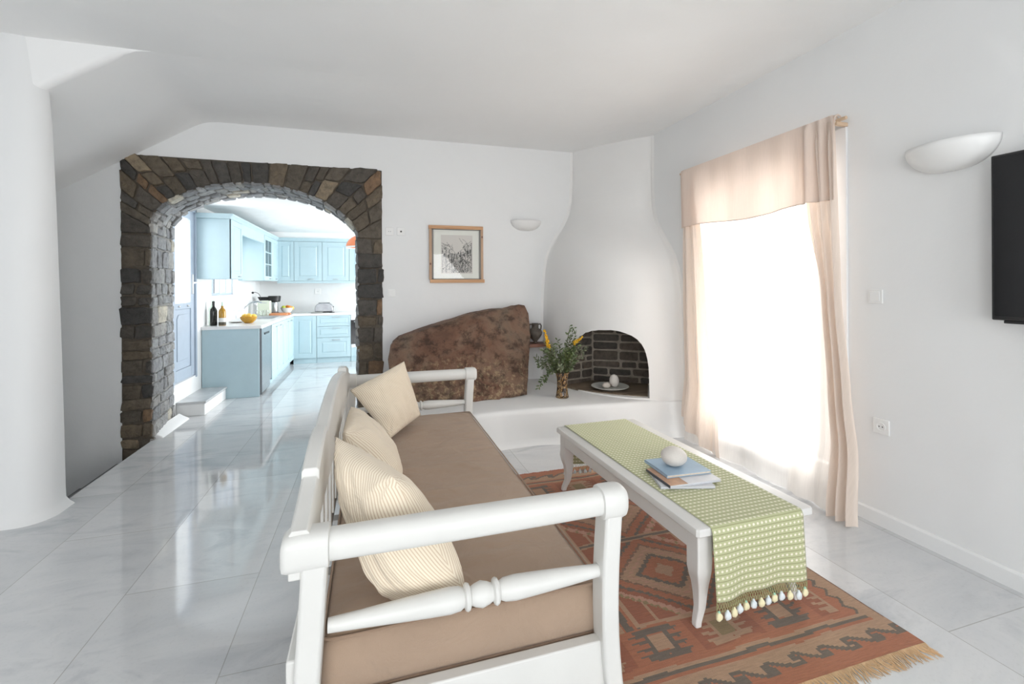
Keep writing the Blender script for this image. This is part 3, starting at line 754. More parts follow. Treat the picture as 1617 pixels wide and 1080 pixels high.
fo = fol.build('foliage', ['leaf', 'stem'], bq, smooth=False); fo['kind'] = 'stuff'
fo2 = fol2.build('pale_foliage', ['leaf_grey', 'stem'], bq, smooth=False); fo2['kind'] = 'stuff'
tr = MB()
for tip, bend, sag in [((-.27, -.06, -.08), (-.03, 0, .06), .04), ((-.20, -.04, -.02), (-.02, 0, .07), .03)]:
    branch(tr, top, top + Vector(tip), bend, 22, .045, .011, .25, .0025, sag)
tr.build('trailing_branch', ['leaf', 'stem'], bq, smooth=False)
gr = MB()
for k in range(12): branch(gr, top + Vector((.02, -.03, 0)), top + Vector((random.uniform(-.03, .09), -.06 + random.uniform(-.03, .03), random.uniform(.10, .24))), (0, 0, .02), 14, .03, .004, .1, .002)
gr.build('grassy_sprig', ['leaf_light', 'stem'], bq, smooth=False)
for (p, q) in [((-.135, .0, .25), (-.185, 0, .43)), ((.13, .02, .28), (.235, .03, .345))]:
    fl = MB(); P, Q = top + Vector(p), top + Vector(q)
    branch(fl, top, P, (0, 0, .01), 0, .01, .01)
    for k in range(110):
        t = random.random(); c_ = P.lerp(Q, t); d = Vector((random.gauss(0, 1), random.gauss(0, 1), random.gauss(.3, 1)))
        leaf(fl, c_, d, .026 * (1.1 - .5 * t), .008)
    fl.build('flower_spike', ['yellow_flower', 'stem'], bq, smooth=False)

# ------------------------------------------------------------ wall fittings
def sconce(name, label, pos, nrm, hw, hgt, dep):
    m = MB(); m.open = True; rings = []; N_ = 24; K = 10
    for k in range(K + 1):
        b = PI / 2 * k / K; r = max(0, math.cos(b)) ** .8 if k < K else .02; z = -math.sin(b) * hgt
        ring = []
        for j in range(N_ + 1):
            a = PI * j / N_; u = math.cos(a) * hw * r; v = math.sin(a) * dep * r
            if nrm == 'y': ring.append((pos[0] + u, pos[1] - v, pos[2] + z))
            else: ring.append((pos[0] - v, pos[1] + u, pos[2] + z))
        rings.append(ring)
    m.loft(rings, cap=False, closed=False)
    r_ = thing(name, label, 'wall lamp', pos)
    m.build('lamp_shade', 'plaster_warm' if nrm == 'y' else 'white_gloss', r_, solid=.006, ang=60)
    q = MB()
    if nrm == 'y': q.box(pos[0] - .05, pos[0] + .05, pos[1] - .02, pos[1], pos[2] - .09, pos[2] - .02)
    else: q.box(pos[0] - .02, pos[0], pos[1] - .05, pos[1] + .05, pos[2] - .09, pos[2] - .02)
    q.build('mounting_plate', 'white_gloss', r_)
sconce('wall_lamp', 'small white half-bowl wall lamp right of the framed drawing', (1.735, YB, 2.205), 'y', .185, .115, .12)
sconce('wall_lamp', 'larger white plaster half-bowl wall lamp beside the television', (XR, 1.63, 2.175), 'x', .20, .14, .15)
def plate_fit(name, label, cat, c, nrm, kind, s=.041):
    r_ = thing(name, label, cat, c)
    def bx(m, u0, u1, z0, z1, t0, t1):
        if nrm == 'y': m.box(c[0] + u0, c[0] + u1, c[1] - t1, c[1] - t0, c[2] + z0, c[2] + z1)
        else: m.box(c[0] - t1, c[0] - t0, c[1] + u0, c[1] + u1, c[2] + z0, c[2] + z1)
    m = MB(); bx(m, -s, s, -s, s, 0, .009); m.build('cover_plate', 'white_gloss', r_, bevel=.003)
    if kind == 'switch':
        m = MB(); bx(m, -s * .68, s * .68, -s * .68, s * .68, .009, .013); m.build('rocker', 'white_gloss', r_, bevel=.002)
    else:
        m = MB(); rad = s * .55 if kind == 'socket' else s * .22
        prof_ = [(rad, .009), (rad, .011), (rad * .88, .011), (rad * .85, .0105)]
        n_ = 20; rr = []
        for (q, h) in [(rad * 1.05, .009), (rad * 1.05, .012), (rad * .86, .012), (rad * .84, .0095), (.0005, .0095)]:
            ring = []
            for k in range(n_):
                a = 2 * PI * k / n_; u, w = q * math.cos(a), q * math.sin(a)
                ring.append((c[0] + u, c[1] - h, c[2] + w) if nrm == 'y' else (c[0] - h, c[1] + u, c[2] + w))
            rr.append(ring)
        m.loft(rr, cap=False); m.build('socket_ring', 'white_gloss' if kind == 'socket' else 'black', r_)
        if kind == 'socket':
            for u in (-.0095, .0095):
                h = MB(); bx(h, u - .003, u + .003, -.003, .003, .0094, .0105); h.build('pin_hole', 'black', r_)
    return r_
plate_fit('wall_socket', 'white round-pin power socket high on the back wall beside the stone arch', 'socket', (.180, YB, 2.035), 'y', 'socket', .043)
plate_fit('aerial_socket', 'white square aerial socket with a black centre beside the stone arch', 'socket', (.300, YB, 2.038), 'y', 'aerial', .043)
plate_fit('light_switch', 'white light switch low on the back wall between stone arch and boulder', 'switch', (.195, YB, 1.368), 'y', 'switch', .04)
plate_fit('light_switch', 'white light switch on the right wall beside the curtain', 'switch', (XR, 2.015, 1.37), 'x', 'switch', .042)
plate_fit('wall_socket', 'white round-pin power socket low on the right wall near the curtain', 'socket', (XR, 1.985, .592), 'x', 'socket', .045)
plate_fit('wall_socket', 'white socket on the kitchen splashback above the toaster', 'socket', (-1.05, YK, 1.34), 'y', 'socket', .055)

# television
tv = thing('television', 'large black flat television mounted on the right wall', 'television', (2.84, .76, 1.66))
y0, y1, z0, z1 = .08, 1.432, 1.272, 2.052
m = MB(); m.box(2.825, 2.865, y0, y1, z0, z1); m.build('bezel', 'black', tv, bevel=.006)
B(2.8225, 2.826, y0 + .013, y1 - .013, z0 + .02, z1 - .013).build('screen', 'screen', tv, smooth=False)
B(2.83, 2.86, 1.30, 1.39, z0 - .014, z0).build('sensor_bar', 'black', tv, bevel=.003)
B(2.863, XR, .55, .97, 1.5, 1.85).build('wall_mount', 'black', tv)

# framed drawing
pf = thing('framed_drawing', 'pine-framed ink drawing of a narrow street hanging between arch and wall lamp', 'picture', (.905, YB, 1.80))
xa, xb, za, zb = .600, 1.212, 1.478, 2.118; yf = YB - .028
for nm, (a, b, c, d), mt in [('frame_rail', (xa - .005, xb, zb - .038, zb), 'frame_x'), ('frame_rail', (xa + .010, xb + .015, za, za + .038), 'frame_x'),
                             ('frame_stile', (xa, xa + .030, za + .038, zb - .038), 'frame_z'), ('frame_stile', (xb - .028, xb, za + .038, zb - .038), 'frame_z')]:
    B(a, b, yf, YB - .004, c, d).build(nm, mt, pf, bevel=.002)
m = MB()
i0, i1, k0, k1 = xa + .030, xb - .028, za + .038, zb - .038
m.box(i0, i0 + .018, yf + .006, YB - .006, k0, k1); m.box(i1 - .018, i1, yf + .006, YB - .006, k0, k1); m.box(i0, i1, yf + .006, YB - .006, k1 - .010, k1); m.box(i0, i1, yf + .006, YB - .006, k0, k0 + .010)
m.build('inner_frame', 'frame_grey', pf)
for (x, z) in [(xa + .014, za + .21), (xb - .012, zb - .12)]:
    k = MB(); k.ball((x, yf, z), .009, 10, 6, (1, .25, 1.4)); k.build('knot', 'shelfwood', pf)
# the drawing: pen strokes rasterised into face colours
GW, GH = 110, 118; grid = [[.0] * GW for _ in range(GH)]
x0d, x1d, y0d, y1d = 20, 92, 14, 104
def ink(x, y, d):
    x, y = int(x), int(y)
    if x0d <= x < x1d and y0d <= y < y1d: grid[y][x] = min(1, grid[y][x] + d)
def stroke(x0, y0, x1, y1, d=.6):
    n = int(max(abs(x1 - x0), abs(y1 - y0)) * 1.5) + 1
    for k in range(n + 1):
        t = k / n; ink(lerp(x0, x1, t) + random.uniform(-.4, .4), lerp(y0, y1, t) + random.uniform(-.4, .4), d * random.uniform(.5, 1))
random.seed(5)
vx, vy = 58, 66
for (x, yt, yb_) in [(20, 24, 100), (30, 28, 96), (38, 34, 90), (44, 42, 84), (49, 50, 78)]: stroke(x, 104 - yt, x, 110 - yb_, .7)
stroke(20, 86, 32, 80); stroke(32, 88, 44, 70); stroke(44, 72, 52, 62); stroke(20, 20, 52, 50, .5)
for (x, yt, yb_) in [(91, 16, 96), (82, 22, 90), (76, 30, 80), (70, 38, 78), (65, 44, 74)]: stroke(x, 104 - yt, x, 112 - yb_, .8)
stroke(91, 92, 80, 84); stroke(80, 88, 70, 74); stroke(70, 72, 62, 66); stroke(62, 98, 70, 86); stroke(70, 96, 78, 90)
for k in range(11): stroke(56 - k * .6, 52 - k * 3.6, 66 + k * 1.8, 50 - k * 3.3, .6)
stroke(55, 56, 48, 14, .9); stroke(66, 54, 70, 30, .9); stroke(68, 50, 91, 30, .9); stroke(70, 46, 91, 26, .7)
for (x, y, w, h) in [(80, 60, 5, 9), (72, 56, 3, 6), (86, 62, 4, 8), (64, 58, 3, 8), (24, 52, 4, 9), (34, 50, 3, 8), (26, 70, 3, 6), (58, 60, 3, 5)]:
    for a in range(w):
        for b in range(h): ink(x + a, y + b, random.uniform(.3, .9))
for k in range(900):
    x, y = random.uniform(40, 92), random.uniform(14, 62)
    if random.random() < .7: stroke(x, y, x + random.uniform(-3, 3), y - random.uniform(1, 4), .28)
for k in range(320):
    x, y = random.uniform(20, 46), random.uniform(16, 84); stroke(x, y, x + random.uniform(-2, 2), y - random.uniform(1, 4), .2)
for k in range(120): x, y = random.uniform(70, 92), random.uniform(56, 88); stroke(x, y, x + 2, y - 3, .3)
m = MB(); px0, px1, pz0, pz1 = i0 + .018, i1 - .018, k0 + .01, k1 - .01; yp = yf + .017; vid = {}
for b in range(GH + 1):
    for a in range(GW + 1): vid[a, b] = m.V(lerp(px0, px1, a / GW), yp, lerp(pz0, pz1, b / GH))
for b in range(GH):
    for a in range(GW):
        inside = x0d - 2 <= a < x1d + 2 and y0d - 2 <= b < y1d + 2
        base_ = (.66, .62, .58) if inside else (.80, .79, .73)
        v_ = 1 - .93 * min(1, grid[b][a] * 1.5); m.F((vid[a, b], vid[a + 1, b], vid[a + 1, b + 1], vid[a, b + 1]), tuple(c * v_ + .02 for c in base_))
m.open = True; m.build('drawing', 'paper', pf, smooth=False)
m = MB(); m.open = True; m.F([m.V(x, yf + .010, z) for x, z in ((px0, pz0), (px1, pz0), (px1, pz1), (px0, pz1))]); m.build('glazing', 'glass', pf, smooth=False)

# ------------------------------------------------------------ curtains
rod = thing('curtain_rod', 'thin pale wooden rod above the garden door', 'curtain rod', (2.83, 2.95, 2.49))
m = MB(); m.tube([(2.83, y, 2.492 + .01 * math.sin(y * 2)) for y in [3.74, 3.4, 3.0, 2.6, 2.3, 2.13]], .011, 10); m.build('pole', 'rod', rod)
for y in (2.19, 3.70):
    b_ = MB(); b_.box(2.815, XR, y - .011, y + .011, 2.452, 2.476); b_.build('bracket', 'rod', rod, bevel=.003)
cur = thing('curtain', 'floor-length peach linen and sheer white curtain over the bright garden door', 'curtain', (2.83, 2.85, 0))
def fold(y, z):
    k = .030 * math.sin(y * 14 + .6 * math.sin(z * 1.3)) + .012 * math.sin(y * 31 + z * .8)
    return k
def tabl(tab, x):
    for (a, b), (c, d) in zip(tab, tab[1:]):
        if a <= x <= c: return lerp(b, d, sm(a, c, x) * .5 + .5 * (x - a) / (c - a))
    return tab[-1][1]
def curtain_sheet(name, mat, yL, yR, zT, zB, off, fo, ny=90, nz_=46, flare=0, solid=0):
    """yL, yR, zB: functions of height fraction s (0 top, 1 bottom) or of t"""
    m = MB(); m.open = True; ids = []
    for j in range(nz_ + 1):
        s = j / nz_; row = []
        for i in range(ny + 1):
            t = i / ny; y = lerp(yL(s), yR(s), t); z = lerp(zT(t), zB(t), s)
            x = 2.83 + off + fo(y, t, s) * sm(0, .06, s) - flare * sm(.8, 1, s)
            row.append(m.V(x, y, z))
        ids.append(row)
    for a, b in zip(ids, ids[1:]):
        for i in range(ny): m.F((a[i], a[i + 1], b[i + 1], b[i]))
    return m.build(name, mat, cur, ang=180)
zt = lambda t: 2.50
curtain_sheet('sheer_panel', 'sheer', lambda s: 3.62, lambda s: 2.24 - .02 * s, zt, lambda t: .006, -.004,
              lambda y, t, s: .018 * math.sin(y * 13 + s) * (.4 + .6 * s) + .006 * math.sin(y * 40 + 2 * s), flare=.05)
curtain_sheet('side_drape', 'drape', lambda s: 3.665 + .045 * math.sin(s * PI * .8) - .02 * s, lambda s: 3.50 - .42 * s ** 1.3 - .03 * math.sin(s * 5), zt, lambda t: .20 * (1 - t) ** 2 + .008, -.020,
              lambda y, t, s: (.034 * math.sin(t * 17 + s * .8) + .012 * math.sin(t * 41)) * (.45 + .55 * s), 60, 46, .06)
curtain_sheet('side_drape', 'drape', lambda s: tabl([(0, 2.47), (.22, 2.39), (.45, 2.29), (.7, 2.25), (1, 2.20)], s), lambda s: tabl([(0, 2.185), (.45, 2.155), (.7, 2.10), (1, 2.0)], s), zt, lambda t: .010, -.026,
              lambda y, t, s: (.034 * math.sin(t * 19 + s * .9) + .009 * math.sin(t * 41 + s)) * (.6 + .4 * s), 80, 46, .09)
curtain_sheet('inner_drape', 'sheer', lambda s: 2.50 + .02 * s, lambda s: 2.22 - .10 * s, zt, lambda t: .008, -.012,
              lambda y, t, s: .014 * math.sin(t * 14 + s), 40, 40, .06)
vz = lambda t: 1.962 + .012 * math.sin(t * 9) + .02 * abs(t - .5)
curtain_sheet('valance', 'valance', lambda s: 3.668 - .005 * s, lambda s: 2.176 - .004 * s, lambda t: 2.503 + .008 * (t > 0), vz, -.052,
              lambda y, t, s: .020 * math.sin(y * 74 + s) * sm(2.44, 2.36, y) + (.010 * math.sin(y * 12 + s * .5) + .005 * math.sin(y * 29)) * (1 + 1.2 * max(0, 1 - abs(y - 2.30) / .22) + 1.6 * max(0, 1 - abs(y - 3.62) / .12)), 120, 12)
hm = MB(); pts = [(2.83 - .054, lerp(3.663, 2.172, i / 60), vz(i / 60) + .004) for i in range(61)]
for i, p in enumerate(pts):
    y = p[1]; pts[i] = (2.83 - .053 + .020 * math.sin(y * 74 + 1) * sm(2.44, 2.36, y) + (.010 * math.sin(y * 12 + .5) + .005 * math.sin(y * 29)) * (1 + 1.2 * max(0, 1 - abs(y - 2.30) / .22) + 1.6 * max(0, 1 - abs(y - 3.62) / .12)), y, p[2])
hm.tube(pts, .0035, 6); hm.build('valance_hem', 'valance', cur)
for (y0_, n_) in ((2.18, 14), (3.56, 4)):
    g_ = MB(); pts = []
    for i in range(n_ * 8 + 1):
        t = i / (n_ * 8); pts.append((2.83 + .024 * math.cos(t * n_ * 2 * PI), y0_ + t * n_ * .021, 2.494 + .026 * math.sin(t * n_ * 2 * PI)))
    g_.tube(pts, .006, 6); g_.build('gathered_heading', 'drape', cur)

# ------------------------------------------------------------ bench sofa
so = thing('bench_sofa', 'long white-painted wooden bench sofa with turned arms on the marble floor and rug', 'sofa', (.3, 2.55, 0))
YM = 2.555
def crest_z(y):
    y = abs(y - YM)
    tab = [(0, .952), (.2, .946), (.4, .925), (.56, .900), (.645, .888), (.65, .912), (.75, .908), (.86, .885), (.945, .862), (.95, .838), (1.04, .812), (1.14, .790), (1.25, .775)]
    for (a, b), (c, d) in zip(tab, tab[1:]):
        if a <= y <= c: return lerp(b, d, (y - a) / (c - a))
    return .775
m = MB(); ys = sorted([YM + s * v for s in (-1, 1) for v in [0, .1, .2, .3, .4, .5, .56, .6, .645, .652, .7, .75, .8, .86, .9, .945, .952, 1.0, 1.04, 1.09, 1.14, 1.19]])
ys = sorted(set(ys))
rings = []
for y in ys:
    z = crest_z(y); d = abs(y - YM); zb = .725 + .0 * d
    rings.append([(-.222, y, z - .010), (-.214, y, z), (-.176, y, z), (-.168, y, z - .010), (-.160, y, zb + .004), (-.164, y, zb), (-.196, y, zb), (-.200, y, zb + .004)])
m.loft(rings); m.build('crest_rail', 'white_paint', so, bevel=.002)
m = MB(); m.box(-.232, -.192, 1.375, 3.735, .285, .425); m.build('back_seat_rail', 'white_paint', so, bevel=.006)
for k in range(15):
    y = 1.50 + k * (3.61 - 1.50) / 14
    m = MB(); m.loft([[(-.190 - .0 , y - .026, .42), (-.190, y + .026, .42), (-.172, y + .026, .42), (-.172, y - .026, .42)], [(-.190, y - .026, .73), (-.190, y + .026, .73), (-.172, y + .026, .73), (-.172, y - .026, .73)]])
    m.build('back_slat', 'white_paint', so, bevel=.003)
m = MB(); m.box(.745, .785, 1.43, 3.68, .13, .249); m.build('front_seat_rail', 'white_paint', so, bevel=.005)
for k in range(9):
    y = 1.62 + k * .235; B(-.20, .75, y - .03, y + .03, .222, .242).build('seat_slat', 'white_paint', so)
def rrect(x0, x1, y0, y1, z, r=.008):
    return [(x0 + r, y0, z), (x1 - r, y0, z), (x1, y0 + r, z), (x1, y1 - r, z), (x1 - r, y1, z), (x0 + r, y1, z), (x0, y1 - r, z), (x0, y0 + r, z)]
for s in (-1, 1):
    yc = YM + s * 1.163
    ya, yb = yc - .0425, yc + .0425
    m = MB(); rings = []                                              # front post, slightly sabre shaped
    for k in range(11):
        z = .008 + (.712 - .008) * k / 10; q = -.020 * math.sin(PI * (1 - k / 10) * .9) + .020 * (1 - k / 10) ** 3
        rings.append(rrect(.733 + q, .795 + q, ya, yb, z))
    m.loft(rings); m.build('leg', 'white_paint', so, bevel=.003)
    m = MB(); rings = []
    for k in range(9):
        z = .002 + (.70 - .002) * k / 8; q = -.05 * (1 - k / 8) ** 2 - .01 * math.sin(PI * k / 8)
        rings.append(rrect(-.190 + q, -.122 + q, ya, yb, z))
    m.loft(rings); m.build('leg', 'white_paint', so, bevel=.003)
    m = MB(); m.box(-.222, -.19, ya + .004, yb - .004, .655, .70); m.build('bracket_block', 'white_paint', so, bevel=.004)
    m = MB(); rings = []                                              # thick rounded arm rail
    for k in range(13):
        t = k / 12; x = lerp(-.13, .735, t); ry = .040 + .003 * math.sin(PI * t); rz = .042 + .002 * math.sin(PI * t)
        rings.append([(x, yc + ry * math.copysign(abs(math.cos(a)) ** .8, math.cos(a)), .722 + rz * math.copysign(abs(math.sin(a)) ** .8, math.sin(a))) for a in [2 * PI * j / 28 for j in range(28)]])
    m.loft(rings); ar = m.build('arm_rail', 'white_paint', so, ang=50)
    m = MB(); rings = []
    for x, r_ in [(.722, .044), (.724, .051), (.735, .053), (.790, .053), (.806, .049), (.814, .040), (.818, .020)]:
        rings.append([(x, yc + r_ * .95 * math.copysign(abs(math.cos(a)) ** .7, math.cos(a)), .720 + r_ * math.copysign(abs(math.sin(a)) ** .7, math.sin(a))) for a in [2 * PI * j / 28 for j in range(28)]])
    m.loft(rings); m.build('arm_collar', 'white_paint', so, ang=50)
    m = MB(); rings = []
    for x, r_, dz in [(-.118, .044, 0), (-.120, .052, 0), (-.19, .053, 0), (-.225, .052, -.002), (-.238, .046, -.006), (-.243, .030, -.012)]:
        rings.append([(x, yc + r_ * .95 * math.copysign(abs(math.cos(a)) ** .6, math.cos(a)), .722 + dz + r_ * math.copysign(abs(math.sin(a)) ** .6, math.sin(a))) for a in [2 * PI * j / 28 for j in range(28)]])
    m.loft(rings); m.build('arm_collar', 'white_paint', so, ang=50)
    # turned spindle between the posts
    m = MB(); xa, xb = -.125, .736; prof = [(0, .019), (.10, .023), (.22, .029), (.33, .034), (.40, .036), (.435, .033), (.450, .026), (.455, .036), (.462, .039), (.470, .036), (.476, .025), (.49, .031), (.515, .037), (.54, .031), (.555, .025), (.561, .036), (.569, .039), (.576, .036), (.582, .026), (.60, .033), (.64, .036), (.72, .033), (.85, .027), (.95, .021), (1, .019)]
    m.loft([[(lerp(xa, xb, t), yc + r_ * math.cos(a), .492 + r_ * math.sin(a)) for a in [2 * PI * j / 20 for j in range(20)]] for t, r_ in prof])
    m.build('turned_spindle', 'white_paint', so, ang=40)
    m = MB(); m.box(-.13, .74, yc - .018, yc + .024, .115, .267); m.build('side_seat_rail', 'white_paint', so, bevel=.005)

# seat cushion
def cushion():
    m = MB(); x0, x1, y0, y1, z0, z1 = -.142, .748, 1.437, 3.672, .245, .425; nx, ny = 44, 110
    def pt(u, v, side):
        x = lerp(x0, x1, u); y = lerp(y0, y1, v); eu = 1 - abs(2 * u - 1) ** 12; ev = 1 - abs(2 * v - 1) ** 22
        cr = (max(eu, 0) * max(ev, 0)) ** .5
        if side > 0:
            n_ = nz(x * 3, y * 3, 1) * .010 + nz(x * 6 + 2 * nz(x * 2, y * 2), y * 16, 4) * .006 + nz(x * 4, y * 26 + 3 * nz(x * 3, y * 2, 7), 9) * .005
            # rumpled ring near the middle
            d = math.hypot((x - .33) / .30, (y - 2.42) / .22); n_ += .009 * math.exp(-((d - .8) / .14) ** 2) * (1 + .6 * math.sin(math.atan2(y - 2.42, x - .33) * 3)) + .004 * math.exp(-((d - .45) / .1) ** 2)
            return (x, y, z1 - .010 + (.012 + .016 * (max(0, 1 - abs(2 * u - 1) ** 3)) + n_) * cr)
        return (x, y, z0)
    top = [[m.V(*pt(i / nx, j / ny, 1)) for i in range(nx + 1)] for j in range(ny + 1)]
    for j in range(ny):
        for i in range(nx): m.F((top[j][i], top[j][i + 1], top[j + 1][i + 1], top[j + 1][i]))
    # side walls: perimeter with bulge
    per = [(0, i) for i in range(nx)] + [(j, nx) for j in range(ny)] + [(ny, i) for i in range(nx, 0, -1)] + [(j, 0) for j in range(ny, 0, -1)]
    K = 7; lv_ = []
    for k in range(1, K + 1):
        t = k / K; ring = []
        for j, i in per:
            p = m.v[top[j][i]]; nx_ = (-1 if i == 0 else 1 if i == nx else 0); ny_ = (-1 if j == 0 else 1 if j == ny else 0)
            b_ = .012 * math.sin(PI * t) + .003 * nz(p[0] * 14, p[1] * 14, t * 1.5) * math.sin(PI * t)
            z = lerp(p[2], z0, t); ring.append(m.V(p[0] + nx_ * b_, p[1] + ny_ * b_, z))
        lv_.append(ring)
    prev = [top[j][i] for j, i in per]
    for ring in lv_:
        for k in range(len(per)): m.F((prev[k], prev[(k + 1) % len(per)], ring[(k + 1) % len(per)], ring[k]))
        prev = ring
    m.F(prev)
    o = m.build('seat_cushion', 'taupe', ang=180); tag(o, 'long taupe brown cotton seat cushion lying on the white bench sofa', 'cushion')
    for zz, off in ((z1 - .004, .004), (z0 + .010, .004)):
        p = MB(); pts = []; c_ = [(x0 - off, y0 - off), (x1 + off, y0 - off), (x1 + off, y1 + off), (x0 - off, y1 + off)]
        for a in range(4):
            q, w = Vector(c_[a]), Vector(c_[(a + 1) % 4]); n = 40
            for k in range(n):
                t = k / n; v = q.lerp(w, t); e = .010 * (max(0, 1 - (min(t, 1 - t) / .04)) ** 2); cc = Vector(((x0 + x1) / 2, (y0 + y1) / 2)); v = v + (cc - v).normalized() * e
                pts.append((v.x, v.y, zz + .002 * nz(v.x * 8, v.y * 8)))
        pts.append(pts[0]); p.tube(pts, .0045, 6, cap=False); p.build('piping', 'seam', o)
cushion()

# striped pillows: four corners and a puff
def pillow(label, TF, TN, BN, BF, T, seed, group, w=.46, asym=.5, twist=0):
    TF, TN, BN, BF = map(Vector, (TF, TN, BN, BF)); nrm = ((TN - TF).cross(BF - TF)).normalized()
    m = MB(); n = 40; rows_ = {}
    for side in (1, -1):
        for j in range(n + 1):
            for i in range(n + 1):
                u, v = i / n, j / n
                if side == -1 and (i in (0, n) or j in (0, n)): rows_[side, i, j] = rows_[1, i, j]; continue
                a, b = 2 * u - 1, 2 * v - 1
                pin = .015
                uu = .5 + a / 2 * (1 - pin * (1 - b * b) * abs(a) ** 1.5); vv = .5 + b / 2 * (1 - pin * (1 - a * a) * abs(b) ** 1.5)
                p = (TF * (1 - uu) + TN * uu) * (1 - vv) + (BF * (1 - uu) + BN * uu) * vv
                h = T * ((1 - abs(a) ** 2.6) * (1 - abs(b) ** 2.6)) ** .60
                ed = (1 - max(abs(a), abs(b)))
                wr = nz(u * 3 + seed, v * 3, side) * .016 + nz(u * 8 + seed, v * 5 + 2 * nz(u * 3, v * 3, seed), side) * .008
                # puckers running in from the corners
                cr = 0
                for (ca, cb) in ((-1, -1), (1, -1), (1, 1), (-1, 1)):
                    dx, dy = a - ca, b - cb; d = math.hypot(dx, dy); cr += .006 * math.exp(-(d / .55) ** 2) * math.sin(math.atan2(dy, dx) * 12 + seed)
                h2 = h + (wr * min(1, ed * 6) + cr * min(1, ed * 8))
                p = p + nrm * side * h2
                rows_[side, i, j] = m.V(*p)
    AL = {}
    for side in (1, -1):
        for j in range(n + 1):
            mid = [Vector(m.v[rows_[side, i, j]]) for i in range(n + 1)]; acc = [0]
            for a, b in zip(mid, mid[1:]): acc.append(acc[-1] + (b - a).length)
            for i in range(n + 1): AL[side, i, j] = acc[i] - acc[n // 2] + .5
    for side in (1, -1):
        UV = lambda i, j: (AL[side, i, j], j / n * w)
        for j in range(n):
            for i in range(n):
                q = [(i, j), (i + 1, j), (i + 1, j + 1), (i, j + 1)]
                if side == -1: q = q[::-1]
                m.F([rows_[side, *k] for k in q], uv=[UV(*k) for k in q])
    o = m.build('throw_pillow', 'ticking', ang=180)
    tag(o, label, 'pillow', group); return o
GP = 'striped pillows along the sofa back'
pillow('nearest and largest beige striped pillow, leaning by the near arm of the sofa', (-.140, 1.84, .890), (.062, 1.508, .838), (.288, 1.452, .452), (.055, 1.495, .452), .115, 1.3, GP)
pillow('middle beige striped pillow, mostly hidden behind the nearest one', (-.115, 2.62, .80), (-.125, 2.17, .80), (.12, 2.12, .475), (.12, 2.60, .475), .085, 4.1, GP)
pillow('farthest beige striped pillow, tipped with one corner up by the far arm', (-.145, 3.17, .77), (.215, 3.39, .905), (.335, 3.42, .50), (.105, 3.03, .475), .085, 8.7, GP)

# ------------------------------------------------------------ rug
RX0, RX1, RY0, RY1 = .70, 2.11, 1.285, 3.32; RCX, RCY = (RX0 + RX1) / 2, (RY0 + RY1) / 2
TAN, ORG, RUST, GRY, OLV, PNK, DRK = (.41, .26, .165), (.38, .145, .075), (.31, .11, .058), (.15, .12, .095), (.27, .20, .10), (.47, .27, .19), (.22, .13, .085)
def tri(x, p): x = (x / p) % 1; return abs(2 * x - 1)
def hook(u, v, c1, c2, bg):
    """hooked box motif on a small grid, u v in -1..1"""
    au, av = abs(u), abs(v)
    if au > 1 or av > 1: return bg
    if au < .34 and av < .5: return c1
    if av > .78: return c2 if au < .8 else bg
    if .34 <= au < .5: return c2
    k = int((v + 1) * 4.5) % 2
    if au < .82: return c2 if k else bg
    return c2 if k and int((v + 1) * 9) % 2 else bg
RUN = [(0, .55), (0, .85), (.3, 1.0), (.62, .62), (1.0, .30), (1.32, .32), (1.30, .62), (1.08, .62)]
